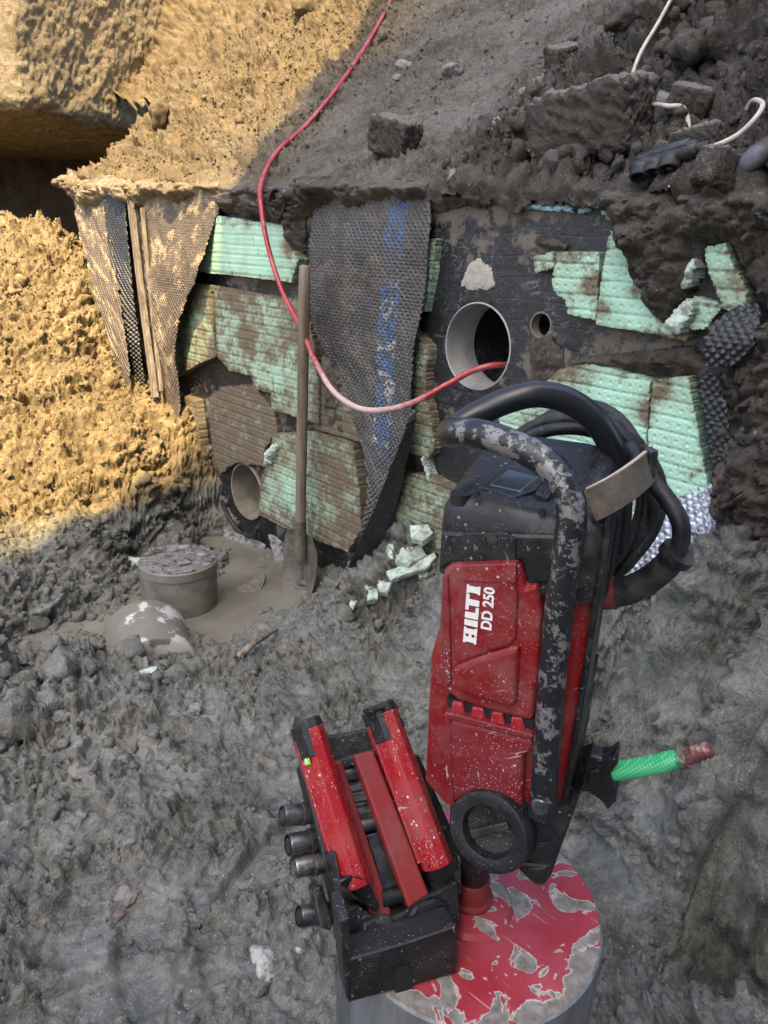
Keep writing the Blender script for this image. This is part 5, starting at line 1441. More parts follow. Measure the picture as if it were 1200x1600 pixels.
# ------------------------------------------------------------------ the core drill
def core_drill():
    psi = math.radians(22)
    DW = np.array([math.cos(psi), -math.sin(psi), 0]); DD = np.array([math.sin(psi), math.cos(psi), 0])
    root = empty('core_drill'); root.matrix_world = Matrix(((DW[0], DD[0], 0, BC[0]), (DW[1], DD[1], 0, BC[1]), (0, 0, 1, BC[2]), (0, 0, 0, 1)))
    X, Y, Z = np.eye(3)
    def L(px, py, d):
        r = ray(px, py); t = ((BC + DD * d - EYE) @ DD) / (r @ DD); q = EYE + r * t - BC
        return np.array([q @ DW, d, q[2]])
    def poly(pts, d): return [(p[0], p[2]) for p in (L(x, y, d) for x, y in pts)]
    def plate(name, pts, d0, d1, mat, parent=root, bev=.003, seg=2, sm=None):
        """a piece whose outline is seen from the front, from depth d0 (front) back to d1"""
        m = MB(); m.prism(poly(pts, d0), (0, 0, 0), X, Z, -Y, -d1, -d0)
        return m.build(name, mat, parent, bevel=bev, seg=seg, smooth=sm)
    def loft(name, secs, mat, parent=root, n=8, rad=.012, sm=35, bev=0):
        """stack of rounded rectangles: z, w0, w1, d0, d1 (z may differ front/back)"""
        m = MB(); rg = []
        for s in secs:
            z0, w0, w1, d0, d1 = s[:5]; zb = s[5] if len(s) > 5 else z0; r = s[6] if len(s) > 6 else rad
            ring = []
            for cx, cy, a0 in ((w1 - r, d1 - r, 0), (w0 + r, d1 - r, 90), (w0 + r, d0 + r, 180), (w1 - r, d0 + r, 270)):
                for k in range(n + 1):
                    a = math.radians(a0 + 90 * k / n); x = cx + r * math.cos(a); y = cy + r * math.sin(a)
                    f = (y - d0) / (d1 - d0); ring.append(np.array([x, y, z0 + (zb - z0) * f]))
            rg.append(ring)
        m.rings(rg); return m.build(name, mat, parent, smooth=sm)
    # --- red motor housing, behind the front cover
    loft('motor_housing', [(.165, -.035, .086, -.040, .085), (.185, -.052, .088, -.044, .095), (.325, -.056, .091, -.040, .10), (.332, -.0555, .091, -.040, .10), (.36, -.051, .091, -.036, .10), (.432, -.051, .090, -.036, .10)], M['red_plastic'])
    # --- black top cover with sloping lid
    top = loft('top_cover', [(.424, -.0525, .0905, -.046, .101), (.470, -.0525, .0905, -.047, .101), (.488, -.0515, .0900, -.046, .100, .500), (.498, -.047, .086, -.041, .095, .520), (.504, -.038, .078, -.030, .088, .530, .016), (.506, -.028, .068, -.018, .078, .534, .016)], M['black_plastic'])
    plate('cover_skirt', [(688, 830), (880, 835), (868, 912), (838, 914), (822, 918), (813, 880), (706, 882), (684, 892)], -.0495, -.03, M['black_plastic'], top, .004)
    # lid details: display, two keys, a hole
    def lid(pts, name, mat, h0, h1, par=top, bev=.0015):
        zz = lambda y: .506 + (.534 - .506) * (y + .018) / .096
        P = []
        for x, y in pts:
            r = ray(x, y); k = (.534 - .506) / .096
            # meet the sloping lid plane z = .506 + k (d + .018)
            o_ = EYE - BC; t = (.506 + k * (o_ @ DD + .018) - o_[2]) / (r[2] - k * (r @ DD)); q = o_ + r * t
            P.append(np.array([q @ DW, q @ DD, q[2]]))
        m = MB(); m.rings([[p + Z * h0 for p in P], [p + Z * h1 for p in P]]); return m.build(name, mat, par, bevel=bev)
    lid([(748, 764), (790, 731), (858, 746), (838, 770), (806, 781)], 'display_frame', M['black_plastic'], -.004, .003)
    lid([(762, 763), (793, 738), (842, 750), (812, 774)], 'display', M['display_glass'], 0, .0036)
    lid([(834, 779), (846, 764), (866, 770), (856, 786)], 'key', M['black_plastic'], -.002, .0055)
    lid([(846, 760), (854, 750), (872, 756), (866, 766)], 'key', M['black_plastic'], -.002, .0055)
    m = MB(); c = L(721, 764, -.036); c[2] = .499; m.cyl(c - Z * .006, c + Z * .0035, .0095, n=24); m.build('mounting_hole', M['slot_dark'], top)
    for px, py in ((744, 773), (846, 800)):
        m = MB(); c = L(px, py, -.0475); m.cyl(c + Y * .004, c - Y * .0012, .0028, n=16); m.build('pin_hole', M['slot_dark'], top)
    # --- red front cover: raised field with a sloping border
    cov = [(707, 881), (812, 879), (822, 917), (840, 913), (846, 960), (840, 1060), (832, 1128), (790, 1118), (716, 1096), (694, 1078), (686, 1060), (690, 960), (692, 892)]
    inn = [(722, 890), (800, 888), (810, 930), (806, 1000), (796, 1012), (770, 1018), (740, 1030), (716, 1040), (708, 1030), (708, 960)]
    low = [(716, 1040), (740, 1030), (796, 1012), (812, 1010), (806, 1105), (790, 1106), (720, 1085), (704, 1072), (706, 1045)]
    fc = plate('front_cover', cov, -.055, -.03, M['red_plastic'], root, .006, 3)
    plate('cover_field', inn, -.0585, -.05, M['red_plastic'], fc, .004, 3)
    plate('cover_step', low, -.0610, -.05, M['red_plastic'], fc, .006, 3)
    plate('edge_rib', [(690, 900), (700, 898), (704, 1000), (705, 1070), (694, 1076), (686, 1060), (690, 980)], -.0575, -.05, M['red_speckled'], fc, .002)
    # service flap, black over red, with its screw
    plate('service_flap', [(723, 833), (792, 832), (806, 842), (807, 877), (722, 880)], -.0508, -.045, M['black_plastic'], top, .0012)
    plate('service_flap', [(722, 883), (807, 880), (806, 912), (722, 909)], -.0600, -.05, M['red_plastic'], fc, .0012)
    m = MB(); c = L(766, 843, -.0508); m.lathe(c, -Y, [(0, .0072), (.0012, .0068), (.0012, .0045), (.0002, .0042), (.0002, 0)], 20); m.build('screw', M['steel_dark'], top)
    # --- lettering, reading upwards
    sA = L(734, 1003, -.0588); sB = L(741, 912, -.0588); up = sB - sA; ln = np.linalg.norm(up); up /= ln; rt = np.cross(-Y, up); rt /= np.linalg.norm(rt)
    # letters in a strip: a runs along the word, b across it (0 = foot of the letters)
    hgt = .0125; s_ = ln / 24.0
    rects = []
    def R(a0, a1, b0, b1): rects.append((a0, a1, b0, b1))
    x = 0
    R(0, 2.1, 0, 1); R(3.4, 5.5, 0, 1); R(2.1, 3.4, .40, .62); R(-.5, 2.6, 0, .18); R(-.5, 2.6, .82, 1); R(2.9, 6.0, 0, .18); R(2.9, 6.0, .82, 1)     # H with slabs
    R(6.8, 9.2, 0, 1)                                                                                                                            # I
    R(9.9, 12.3, 0, 1); R(12.3, 14.6, 0, .24)                                                                                                       # L
    R(13.2, 19.6, .76, 1); R(15.2, 17.6, 0, .76)                                                                                                      # T
    R(20.4, 22.9, 0, 1); R(20.0, 23.3, 0, .16); R(20.0, 23.3, .84, 1)                                                                                   # I
    m = MB()
    for k, (a0, a1, b0, b1) in enumerate(rects):
        P = [sA + up * (a * s_) + rt * ((b - .5) * hgt) for a, b in ((a0, b0), (a1, b0), (a1, b1), (a0, b1))]
        hh = .0004 + .00004 * k
        m.rings([[p for p in P], [p - Y * hh for p in P]])
    m.build('brand_lettering', M['white_print'], fc)
    cu = bpy.data.curves.new('model_lettering', 'FONT'); cu.body = 'DD 250'; cu.size = .0135; cu.offset = .0004; cu.extrude = .0003; cu.space_character = 1.02
    to = bpy.data.objects.new('model_lettering', cu); COL.objects.link(to)
    dg = bpy.context.evaluated_depsgraph_get(); me = bpy.data.meshes.new_from_object(to.evaluated_get(dg)); bpy.data.objects.remove(to)
    me.materials.append(M['white_print'])
    wmax = max(v.co.x for v in me.vertices); want = np.linalg.norm(L(762, 920, -.0588) - L(756, 986, -.0588))
    org = L(767, 986, -.0588); sc_ = want / wmax
    mo = bpy.data.objects.new('model_lettering', me); COL.objects.link(mo); mo.parent = fc
    nx, ny = up, -rt; ny = ny if (np.cross(nx, ny) @ -Y) > 0 else -ny
    mo.matrix_local = Matrix(((nx[0] * sc_, ny[0], 0, org[0]), (nx[1] * sc_, ny[1], -1, org[1]), (nx[2] * sc_, ny[2], 0, org[2]), (0, 0, 0, 1)))
    # --- air slots under the cover and the speckled gearbox
    plate('slot_band', [(698, 1090), (834, 1124), (832, 1156), (700, 1122)], -.050, -.02, M['slot_dark'], root, 0)
    for k in range(4):
        x0 = 706 + 31 * k; y0 = 1097 + 7.6 * k
        plate('vent_fin', [(x0, y0), (x0 + 17, y0 + 2), (x0 + 22, y0 + 24), (x0 - 3, y0 + 19)], -.0535, -.04, M['red_bright'], root, .002)
    gb = plate('gearbox', [(698, 1122), (832, 1156), (834, 1176), (818, 1180), (814, 1280), (776, 1266), (740, 1254), (706, 1254), (698, 1200)], -.0555, .03, M['red_speckled'], root, .005, 3)
    plate('slot', [(818, 1182), (836, 1178), (832, 1268), (815, 1272)], -.040, .02, M['slot_dark'], root, 0)
    plate('gearbox_rib', [(696, 1112), (832, 1148), (832, 1158), (697, 1123)], -.0572, -.04, M['red_speckled'], root, .0015)
    plate('gearbox_edge', [(694, 1115), (704, 1118), (710, 1262), (702, 1262), (694, 1190)], -.0565, -.03, M['red_speckled'], root, .002)
    # --- black nose
    ns = plate('nose', [(700, 1262), (760, 1284), (816, 1288), (838, 1272), (884, 1262), (912, 1228), (860, 1372), (850, 1386), (836, 1386), (800, 1352), (764, 1338), (716, 1306)], -.052, .03, M['black_plastic'], root, .006, 3)
    plate('nose_edge', [(806, 1345), (856, 1352), (850, 1385), (836, 1385)], -.0545, .0, M['black_plastic'], ns, .004)
    # --- gear selector: ring, dial and grip
    c = L(763, 1299, -.066); ax = np.array([-.16, -1, .22]); ax /= np.linalg.norm(ax)
    m = MB(); m.lathe(c, ax, [(-.034, .043), (-.002, .043), (.003, .0405), (.004, .036), (.002, .027), (-.003, .0255), (-.009, .025)], 48); sel = m.build('gear_selector', M['black_plastic'], root, smooth=50)
    m = MB(); m.lathe(c, ax, [(-.009, .0262), (-.008, .025), (-.010, .012), (-.011, 0)], 40); m.build('dial', M['black_iron'], sel, smooth=40)
    a = np.cross(ax, Z); a /= np.linalg.norm(a); b = np.cross(ax, a)
    m = MB(); q = a * .8 + b * .6; q2 = np.cross(ax, q); m.box(c + ax * -.006, (.0225, .0045, .005), np.array([q, q2, ax])); m.build('grip', M['black_iron'], sel, bevel=.002)
    # --- spindle
    m = MB(); m.lathe((0, 0, .02), Z, [(0, .0185), (.040, .0185), (.045, .0225), (.085, .0225), (.09, .030), (.17, .034)], 32, True, True); m.build('spindle', M['black_iron'], root, smooth=40)
    # --- carrying handle of bent tube
    pts = [L(846, 1278, -.066), L(851, 1215, -.066), L(861, 1080, -.068), L(874, 950, -.070), L(886, 860, -.070), L(893, 812, -.070), L(888, 772, -.068), L(866, 735, -.064), L(830, 708, -.060), L(785, 688, -.054), L(742, 676, -.046), L(712, 676, -.034), L(703, 676, -.014), L(712, 668, .008), L(745, 648, .022),
           L(790, 627, .032), L(838, 616, .042), L(885, 625, .054), L(925, 652, .066), L(952, 690, .078), L(966, 735, .088), L(968, 790, .094), L(962, 860, .094)]
    P = spline(pts, 8)
    r = np.full(len(P), .0124); r[:26] = np.linspace(.0118, .0124, 26)
    m = MB(); rg = tube_geo(P, r, 20)
    for i in range(10):                      # the foot is pressed flat for the bolts
        f = (1 - i / 10) * .45; cc = P[i]; rg[i] = cc + (rg[i] - cc) * np.array([1 + .1 * (1 - i / 10), 1 - f, 1])
    m.rings(rg, True, True); hb = m.build('handle', M['worn_tube'], root, smooth=60)
    wear = np.zeros(len(hb.data.vertices))
    for i in range(len(P)):
        f = i / (len(P) - 1)
        w_ = .25 + .55 * math.exp(-((f - .36) / .16) ** 2) + .25 * math.exp(-((f - .12) / .1) ** 2) - .5 * sstep(.55, .68, np.array(f)) + .45 * math.exp(-((f - .74) / .03) ** 2)
        wear[i * 20:(i + 1) * 20] = w_
        for k in range(20):
            wear[i * 20 + k] += .28 * np.clip(-(rg[i][k] - P[i])[1] / .0124, -1, 1) * (1 if f < .5 else 0)
    a_ = hb.data.attributes.new('wear', 'FLOAT', 'POINT'); a_.data.foreach_set('value', wear.astype(np.float32))
    for px, py in ((846, 1186), (844, 1261)):
        c = L(px, py, -.0745); m = MB(); m.lathe(c, -Y, [(-.006, .0092), (0, .0092), (.002, .0075), (.0022, .004), (.0005, .0036), (.0005, 0)], 20); m.build('bolt', M['steel_dark'], hb, smooth=35)
    # --- right flank: dark guard strip, cooling grooves
    m = MB(); m.box((.0915, -.01, .36), (.003, .030, .15)); m.build('side_guard', M['black_plastic'], root, bevel=.002)
    for k in range(9):
        m = MB(); m.box((.0925, .030 + .0075 * k, .455), (.003, .0018, .055)); m.build('cooling_fin', M['black_plastic'], top, bevel=.0008)
    for k in range(4):
        m = MB(); m.box((.0915, .045, .20 + .034 * k), (.003, .03, .011)); m.build('side_slot', M['black_iron'], root, bevel=.001)
    # --- power cord: boot, run, coil
    c0 = L(944, 927, .060); b1 = L(985, 921, .058); b2 = L(1025, 898, .052); b3 = L(1062, 862, .045)
    m = MB(); m.rings(tube_geo(spline([L(930, 928, .06), c0, L(962, 926, .06)], 5), .0165, 20), True, True); m.build('cord_collar', M['red_plastic'], root, smooth=50)
    Pb = spline([L(955, 926, .06), b1, b2, b3], 8); rb = np.linspace(.0150, .0122, len(Pb)); rb[-3:] = .0165
    m = MB(); m.rings(tube_geo(Pb, rb, 20), True, True); cb = m.build('cord_boot', M['rubber_cord'], root, smooth=50)
    Pc = spline([L(1055, 870, .046), L(1064, 845, .044), L(1062, 815, .044), L(1046, 785, .05), L(1022, 755, .06), L(1000, 728, .075), L(985, 700, .10)], 8)
    tube('cord', Pc, .0082, M['rubber_cord'], root, 16)
    rn = random.Random(3)
    cc = L(872, 775, .135)
    for k in range(6):
        e1 = .090 + rn.uniform(-.010, .008) - .003 * (k % 3); e2 = .095 + rn.uniform(-.010, .008); tl = rn.uniform(-.18, .18); oy = rn.uniform(-.022, .022); ox = rn.uniform(-.006, .006)
        T = np.linspace(0, 2 * math.pi, 56)
        P = np.stack([cc[0] + ox + .012 + e1 * np.cos(T) * math.cos(tl) - e2 * np.sin(T) * math.sin(tl) * .3, cc[1] + oy + .018 * np.sin(T * 2 + k), cc[2] - .004 + e2 * np.sin(T) + e1 * np.cos(T) * math.sin(tl) * .6], 1)
        tube('cord_loop', P, .0066, M['rubber_cord'], root, 14)
    # --- leather strap round the coil
    def ribbon(name, pts, wv, th, mat, parent):
        P = spline(pts, 8); wv = np.asarray(wv, float)
        T = np.gradient(P, axis=0); T /= np.linalg.norm(T, axis=1, keepdims=True)
        m = MB(); rg = []
        for p, t in zip(P, T):
            w_ = wv - t * (wv @ t); nn = np.cross(t, w_); nn = nn / np.linalg.norm(nn) * th
            rg.append([p + w_ + nn, p - w_ + nn, p - w_ - nn, p + w_ - nn])
        m.rings(rg); return m.build(name, mat, parent, bevel=.0008)
    wv = np.array([.0045, -.004, -.0130])
    sp_ = [L(920, 792, -.045), L(950, 777, -.042), L(985, 755, -.026), L(1012, 733, .015), L(1021, 722, .05), L(1008, 718, .105), L(975, 733, .125), L(940, 744, .125), L(908, 748, .12)]
    st = ribbon('strap', sp_, wv, .0016, M['strap_leather'], root)
    ribbon('strap_edge', [p - wv * 1.04 for p in sp_[:5]], wv * .07, .0019, M['strap_edge'], st)
    for px, py, d in ((940, 782, -.040), (968, 765, -.026), (996, 747, -.004)):
        m = MB(); c = L(px, py, d); m.cyl(c - np.array([.0005, .0024, 0]), c + np.array([.001, .002, 0]), .0024, n=12); m.build('strap_hole', M['slot_dark'], st)
    m = MB(); c = L(1013, 728, .022); m.box(c, (.004, .007, .016), np.array([[.8, .6, 0], [-.6, .8, 0], [0, 0, 1.]])); m.build('buckle', M['steel_dark'], st, bevel=.002)
    # --- water connection: black valve plate, green hose, brown coupling
    br = plate('valve_bracket', [(893, 1188), (918, 1178), (940, 1184), (952, 1182), (966, 1171), (965, 1196), (952, 1214), (964, 1240), (962, 1254), (949, 1269), (940, 1254), (918, 1240), (893, 1236)], .028, .050, M['black_plastic'], root, .004, 3)
    plate('valve_boss', [(916, 1204), (936, 1202), (940, 1216), (934, 1226), (916, 1224)], .022, .035, M['black_plastic'], br, .003)
    n = NT('green_hose')
    xyz = n.sep(); h0 = L(955, 1206, .045); h1 = L(1072, 1183, .045)
    u_ = n.math('MULTIPLY', xyz[0], 210.0); v_ = n.math('MULTIPLY', n.math('ADD', xyz[2], n.math('MULTIPLY', xyz[0], -.1)), 210.0)
    def lines(a): return n.ramp(n.math('ABSOLUTE', n.math('SUBTRACT', n.math('FRACT', a), .5)), [(0.0, 1.0), (.09, 0.0)])
    net = n.math('MAXIMUM', lines(n.math('ADD', u_, v_)), lines(n.math('SUBTRACT', u_, v_)))
    c = n.mix(n.noise(20, 3), (.018, .36, .13), (.035, .46, .19)); c = n.mix(n.math('MULTIPLY', net, .55), c, (.45, .72, .52))
    far = n.ramp(xyz[0], [(0.0, 0.0), (1.0, 1.0)])
    drt = n.ramp(n.math('ADD', n.noise(60, 5, .7), n.math('MULTIPLY', n.math('SUBTRACT', xyz[0], (h0[0] * .35 + h1[0] * .65)), 9.0)), [(.56, 0.0), (.66, 1.0)])
    c = n.mix(n.math('MULTIPLY', drt, .75), c, (.022, .035, .025))
    M['green_hose'] = n.done(c, .26, None, spec=.6)
    hs = tube('water_hose', spline([L(945, 1207, .045), h0, L(1015, 1196, .045), L(1045, 1189, .044), h1], 8), .0100, M['green_hose'], root, 20)
    n = NT('rust_brass'); c = n.mix(n.ramp(n.noise(60, 5, .7), [(.45, 0.0), (.62, 1.0)]), (.13, .045, .042), (.38, .24, .23)); M['rust_brass'] = n.done(c, .5, n.bump(n.noise(120, 4), .3, .002), metal=.3)
    e0 = L(1068, 1184, .045); e1 = L(1113, 1169, .043); ax = e1 - e0; l_ = np.linalg.norm(ax)
    pr = [(0, .0128), (.003, .0128), (.004, .0098), (l_ * .40, .0098), (l_ * .42, .0112), (l_ * .50, .0092), (l_ * .60, .0090), (l_ * .62, .0106), (l_ * .70, .0086), (l_ * .78, .0084), (l_ * .80, .0100), (l_ * .97, .0080), (l_, .0060)]
    m = MB(); m.lathe(e0, ax, [(a_c, r_c * .86) for a_c, r_c in pr], 24, True, True); m.build('hose_coupling', M['rust_brass'], hs, smooth=30)
    tag(root, 'red and black core drill standing upright on the round bit, cord coiled on top', 'core drill')
core_drill()
# ------------------------------------------------------------------ the feed carriage leaning on the bit
def carriage():
    zc = BC[2] + .0012
    bl = onz(545, 1568, zc); brr = onz(715, 1522, zc)
    X = (brr - bl) / np.linalg.norm(brr - bl); width = np.linalg.norm(brr - bl)
    T = at(465, 1140, .80); A = T - bl; A = A - X * (A @ X); A /= np.linalg.norm(A)
    Nn = np.cross(X, A)
    H = np.cross([0, 0, 1.0], X); H = -H if H @ (EYE - bl) < 0 else H       # level, towards the viewer
    root = empty('drill_carriage', tuple(bl)); o = bl
    def C(px, py, h=0.0):
        """carriage point seen there, h in front of the plane of the rails"""
        r = ray(px, py); t = ((o + Nn * h - EYE) @ Nn) / (r @ Nn); return EYE + r * t - o
    def xy(P): return np.array([P @ X, P @ A])
    def plate(name, pts, h0, h1, mat, parent=root, bev=.002, seg=2):
        m = MB(); m.prism([xy(C(x, y, h1)) for x, y in pts], (0, 0, 0), X, A, Nn, h0, h1); return m.build(name, mat, parent, bevel=bev, seg=seg)
    # block that stands on the bit
    up = np.array([0, 0, 1.0])
    def F(px, py, h=0.0):
        r = ray(px, py); t = ((o + H * h - EYE) @ H) / (r @ H); return EYE + r * t - o
    m = MB(); fr = [F(545, 1568), F(715, 1522), F(716, 1448), F(640, 1474), F(545, 1502)]
    fr[0][2] = 0; fr[1][2] = 0
    m.rings([[p for p in fr], [p - H * .030 for p in fr]]); b = m.build('base_block', M['black_iron'], root, bevel=.003)
    m = MB(); q = [F(618, 1552, .002), F(645, 1545, .002), F(644, 1516, .002), F(636, 1510, .002), F(622, 1514, .002), F(617, 1522, .002)]; m.rings([[p for p in q], [p - H * .010 for p in q]]); m.build('base_slot', M['slot_dark'], b)
    m = MB(); q = [F(530, 1440, .0), F(546, 1432, .0), F(548, 1570, .0), F(541, 1560, .0)]; m.rings([[p + H * .001 for p in q], [p - H * .035 for p in q]]); m.build('side_plate', M['black_iron'], root, bevel=.002)
    # jaw between block and rails: stepped, chipped casting
    plate('jaw', [(534, 1478), (534, 1420), (560, 1410), (575, 1428), (606, 1436), (640, 1418), (662, 1402), (716, 1372), (721, 1440), (640, 1476), (548, 1500)], -.045, .004, M['black_iron'], root, .004, 3)
    plate('jaw_tooth', [(560, 1468), (568, 1440), (598, 1430), (616, 1432), (612, 1456), (588, 1470)], .0, .014, M['black_iron'], root, .004, 3)
    plate('jaw_tooth', [(634, 1440), (648, 1415), (680, 1402), (700, 1408), (706, 1424), (672, 1440), (648, 1450)], .0, .014, M['black_iron'], root, .004, 3)
    m = MB(); c = C(661, 1432, .014); m.cyl(c - Nn * .003, c + Nn * .0006, .0062, n=20); m.build('bolt_hole', M['slot_dark'], root)
    # back frame
    plate('back_frame', [(478, 1195), (505, 1150), (590, 1135), (640, 1180), (716, 1370), (712, 1420), (560, 1455), (535, 1430)], -.075, -.040, M['black_iron'], root, .004)
    plate('cross_bar', [(500, 1195), (588, 1168), (594, 1184), (504, 1212)], -.045, -.012, M['black_iron'], root, .003)
    plate('right_flank', [(640, 1180), (655, 1178), (722, 1330), (722, 1400), (706, 1400)], -.07, -.006, M['black_iron'], root, .003)
    # inner rails
    plate('inner_rail', [(516, 1192), (534, 1187), (614, 1432), (582, 1440), (560, 1372)], -.045, -.010, M['red_dull'], root, .003)
    plate('inner_rail', [(553, 1180), (584, 1172), (676, 1410), (640, 1424), (596, 1300)], -.045, .0, M['red_dull'], root, .003)
    # gear rollers and steel plate seen between the rails
    for k, (px, py) in enumerate([(552, 1208), (560, 1232), (566, 1248), (570, 1268), (576, 1287)]):
        c = C(px, py, -.022); m = MB(); m.cyl(c - X * .014, c + X * .014, .0085 if k in (0, 4) else .0062, n=18); r_ = m.build('roller', M['steel_dark'], root, smooth=40)
        if 0 < k < 4:
            for a in range(8):
                an = a * math.pi / 4; m = MB(); m.cyl(c - X * .0135 + (A * math.cos(an) + Nn * math.sin(an)) * .0062, c + X * .0135 + (A * math.cos(an) + Nn * math.sin(an)) * .0062, .0013, n=6); m.build('tooth', M['steel_bright'], r_)
    plate('steel_plate', [(573, 1305), (590, 1300), (622, 1388), (598, 1396), (588, 1350)], -.04, -.016, M['steel_dark'], root, .001)
    c = C(614, 1400, -.014); m = MB(); m.cyl(c - X * .013, c + X * .013, .009, n=18); m.build('roller', M['black_iron'], root, smooth=40)
    # the two faceted red covers with black end pieces
    def bar(b0, b1, w, hgt, name='rail_cover'):
        p0 = C(*b0, .0); p1 = C(*b1, .0); d = (p1 - p0); ln = np.linalg.norm(d); d /= ln
        sx = np.cross(d, Nn); sx /= np.linalg.norm(sx); sx = sx if sx @ X > 0 else -sx
        prof = [(-w, -.012), (-w, .004), (-w * .62, hgt * .72), (-w * .30, hgt), (w * .45, hgt), (w, hgt * .45), (w, -.012)]
        def ring(at_, sc=1.0, pr=prof): return [p0 + d * at_ + sx * (a * sc) + Nn * (h * sc) for a, h in pr]
        m = MB(); m.rings([ring(.0), ring(ln)]); body = m.build(name, M['red_bright'], root, bevel=.0016)
        m = MB(); m.rings([[p0 + d * a + sx * (-w - .0035) + Nn * h for a, h in ((.01, -.014), (ln - .01, -.014), (ln - .01, .002), (.01, .002))], [p0 + d * a + sx * (-w + .001) + Nn * h for a, h in ((.01, -.014), (ln - .01, -.014), (ln - .01, .002), (.01, .002))]])
        m.build('cover_flange', M['red_bright'], body, bevel=.001)
        # upper end: cap hugging the cover, open towards the front
        cap = [(-w - .003, -.016), (-w - .003, .005), (-w * .66, hgt * .72 + .003), (-w * .30, hgt + .002)]
        m = MB(); m.rings([[p0 + d * (ln - .030) + sx * a + Nn * h for a, h in cap + [(-w * .3, -.016)]], [p0 + d * (ln + .004) + sx * a + Nn * h for a, h in cap + [(-w * .3, -.016)]]]); m.build('end_cap', M['black_plastic'], body, bevel=.001)
        m = MB(); m.rings([[p0 + d * (ln - .002) + sx * a * 1.05 + Nn * h * 1.03 for a, h in prof], [p0 + d * (ln + .009) + sx * a * .95 + Nn * h * .9 for a, h in prof]]); m.build('end_cap', M['black_plastic'], body, bevel=.002)
        return body, p0, d, sx, ln
    L_, p0, d, sx, ln = bar((558, 1384), (482, 1136), .0150, .018)
    # lower end: black spur pointing down and to the right
    def spur(pts, parent, h0=-.02, h1=.018):
        m = MB(); base = [C(x, y, h) for x, y, h in pts]; back = [p - Nn * .026 for p in base]
        m.rings([base, back]); m.build('spur', M['black_plastic'], parent, bevel=.003)
    spur([(526, 1376, .010), (545, 1368, .020), (570, 1372, .020), (582, 1388, .012), (594, 1418, .002), (589, 1427, .0), (560, 1408, .012), (530, 1404, .010)], L_)
    spur([(512, 1332, .004), (524, 1328, .012), (532, 1372, .012), (536, 1400, .006), (526, 1404, .002)], L_)
    R_, p0r, dr, sxr, lnr = bar((684, 1352), (596, 1112), .0165, .019)
    spur([(668, 1352, .012), (685, 1336, .020), (705, 1332, .014), (716, 1336, .004), (712, 1362, .002), (690, 1398, .0), (682, 1390, .004)], R_)
    plate('clip', [(574, 1106), (600, 1100), (604, 1106), (580, 1116)], -.004, .026, M['black_plastic'], R_, .002)
    plate('clip', [(604, 1108), (616, 1106), (636, 1132), (628, 1140)], -.010, .012, M['black_plastic'], R_, .002)
    plain('sticker_green', (.25, .55, .06), .5); plain('sticker_white', (.7, .7, .68), .5)
    s0 = C(482, 1178, .0); k_ = (s0 - p0) @ d
    m = MB(); w = .0150; a0, h0, a1, h1 = -w * .66, .0132, -w * .98, .0052
    def face(u, f): return p0 + d * (k_ + u) + sx * (a0 + (a1 - a0) * f) + Nn * (h0 + (h1 - h0) * f) + (Nn * .6 - sx * .8) * .0012
    m.rings([[face(-.010, .05), face(.010, .05), face(.010, 1), face(-.010, 1)], [face(u, f) + (Nn * .6 - sx * .8) * .0004 for u, f in ((-.010, .05), (.010, .05), (.010, 1), (-.010, 1))]])
    st = m.build('sticker', M['sticker_green'], L_)
    m = MB(); m.rings([[face(u, f) + (Nn * .6 - sx * .8) * .0005 for u, f in ((-.008, .5), (.006, .5), (.006, .8), (-.008, .8))], [face(u, f) + (Nn * .6 - sx * .8) * .0008 for u, f in ((-.008, .5), (.006, .5), (.006, .8), (-.008, .8))]]); m.build('print', M['sticker_white'], st)
    # left side plate and the four shafts
    plate('shaft_plate', [(470, 1200), (482, 1190), (560, 1440), (545, 1470), (530, 1440)], -.06, -.020, M['black_iron'], root, .003)
    for k, (x0, y0, x1, y1, r, mt) in enumerate([(441, 1275, 492, 1270, .0112, 'steel_dark'), (450, 1321, 505, 1311, .0118, 'steel_dark'), (458, 1356, 512, 1346, .0112, 'steel_bright'), (467, 1432, 520, 1425, .0110, 'steel_dark')]):
        a, b = C(x0, y0, -.030), C(x1, y1, -.040); dd = (b - a); l2 = np.linalg.norm(dd)
        m = MB(); m.lathe(a, dd, [(0, 0), (0, r * .62), (.004, r * .62), (.0042, r * .9), (-.0, r * .93), (.0015, r), (l2 * .55, r), (l2 * .56, r * 1.1), (l2 * .68, r * 1.1), (l2 * .70, r), (l2, r)], 28, False, True); m.build('shaft', M[mt], root, smooth=40)
    plate('lever_block', [(488, 1388), (502, 1382), (522, 1440), (518, 1456), (500, 1450), (494, 1424)], -.05, -.018, M['black_iron'], root, .003)
    m = MB(); c = C(488, 1395, -.03); m.cyl(c - X * .002, c + X * .012, .006, n=16); m.build('pin', M['steel_dark'], root)
    tag(root, 'red and black feed carriage with four shaft ends leaning beside the drill', 'drill carriage')
carriage()
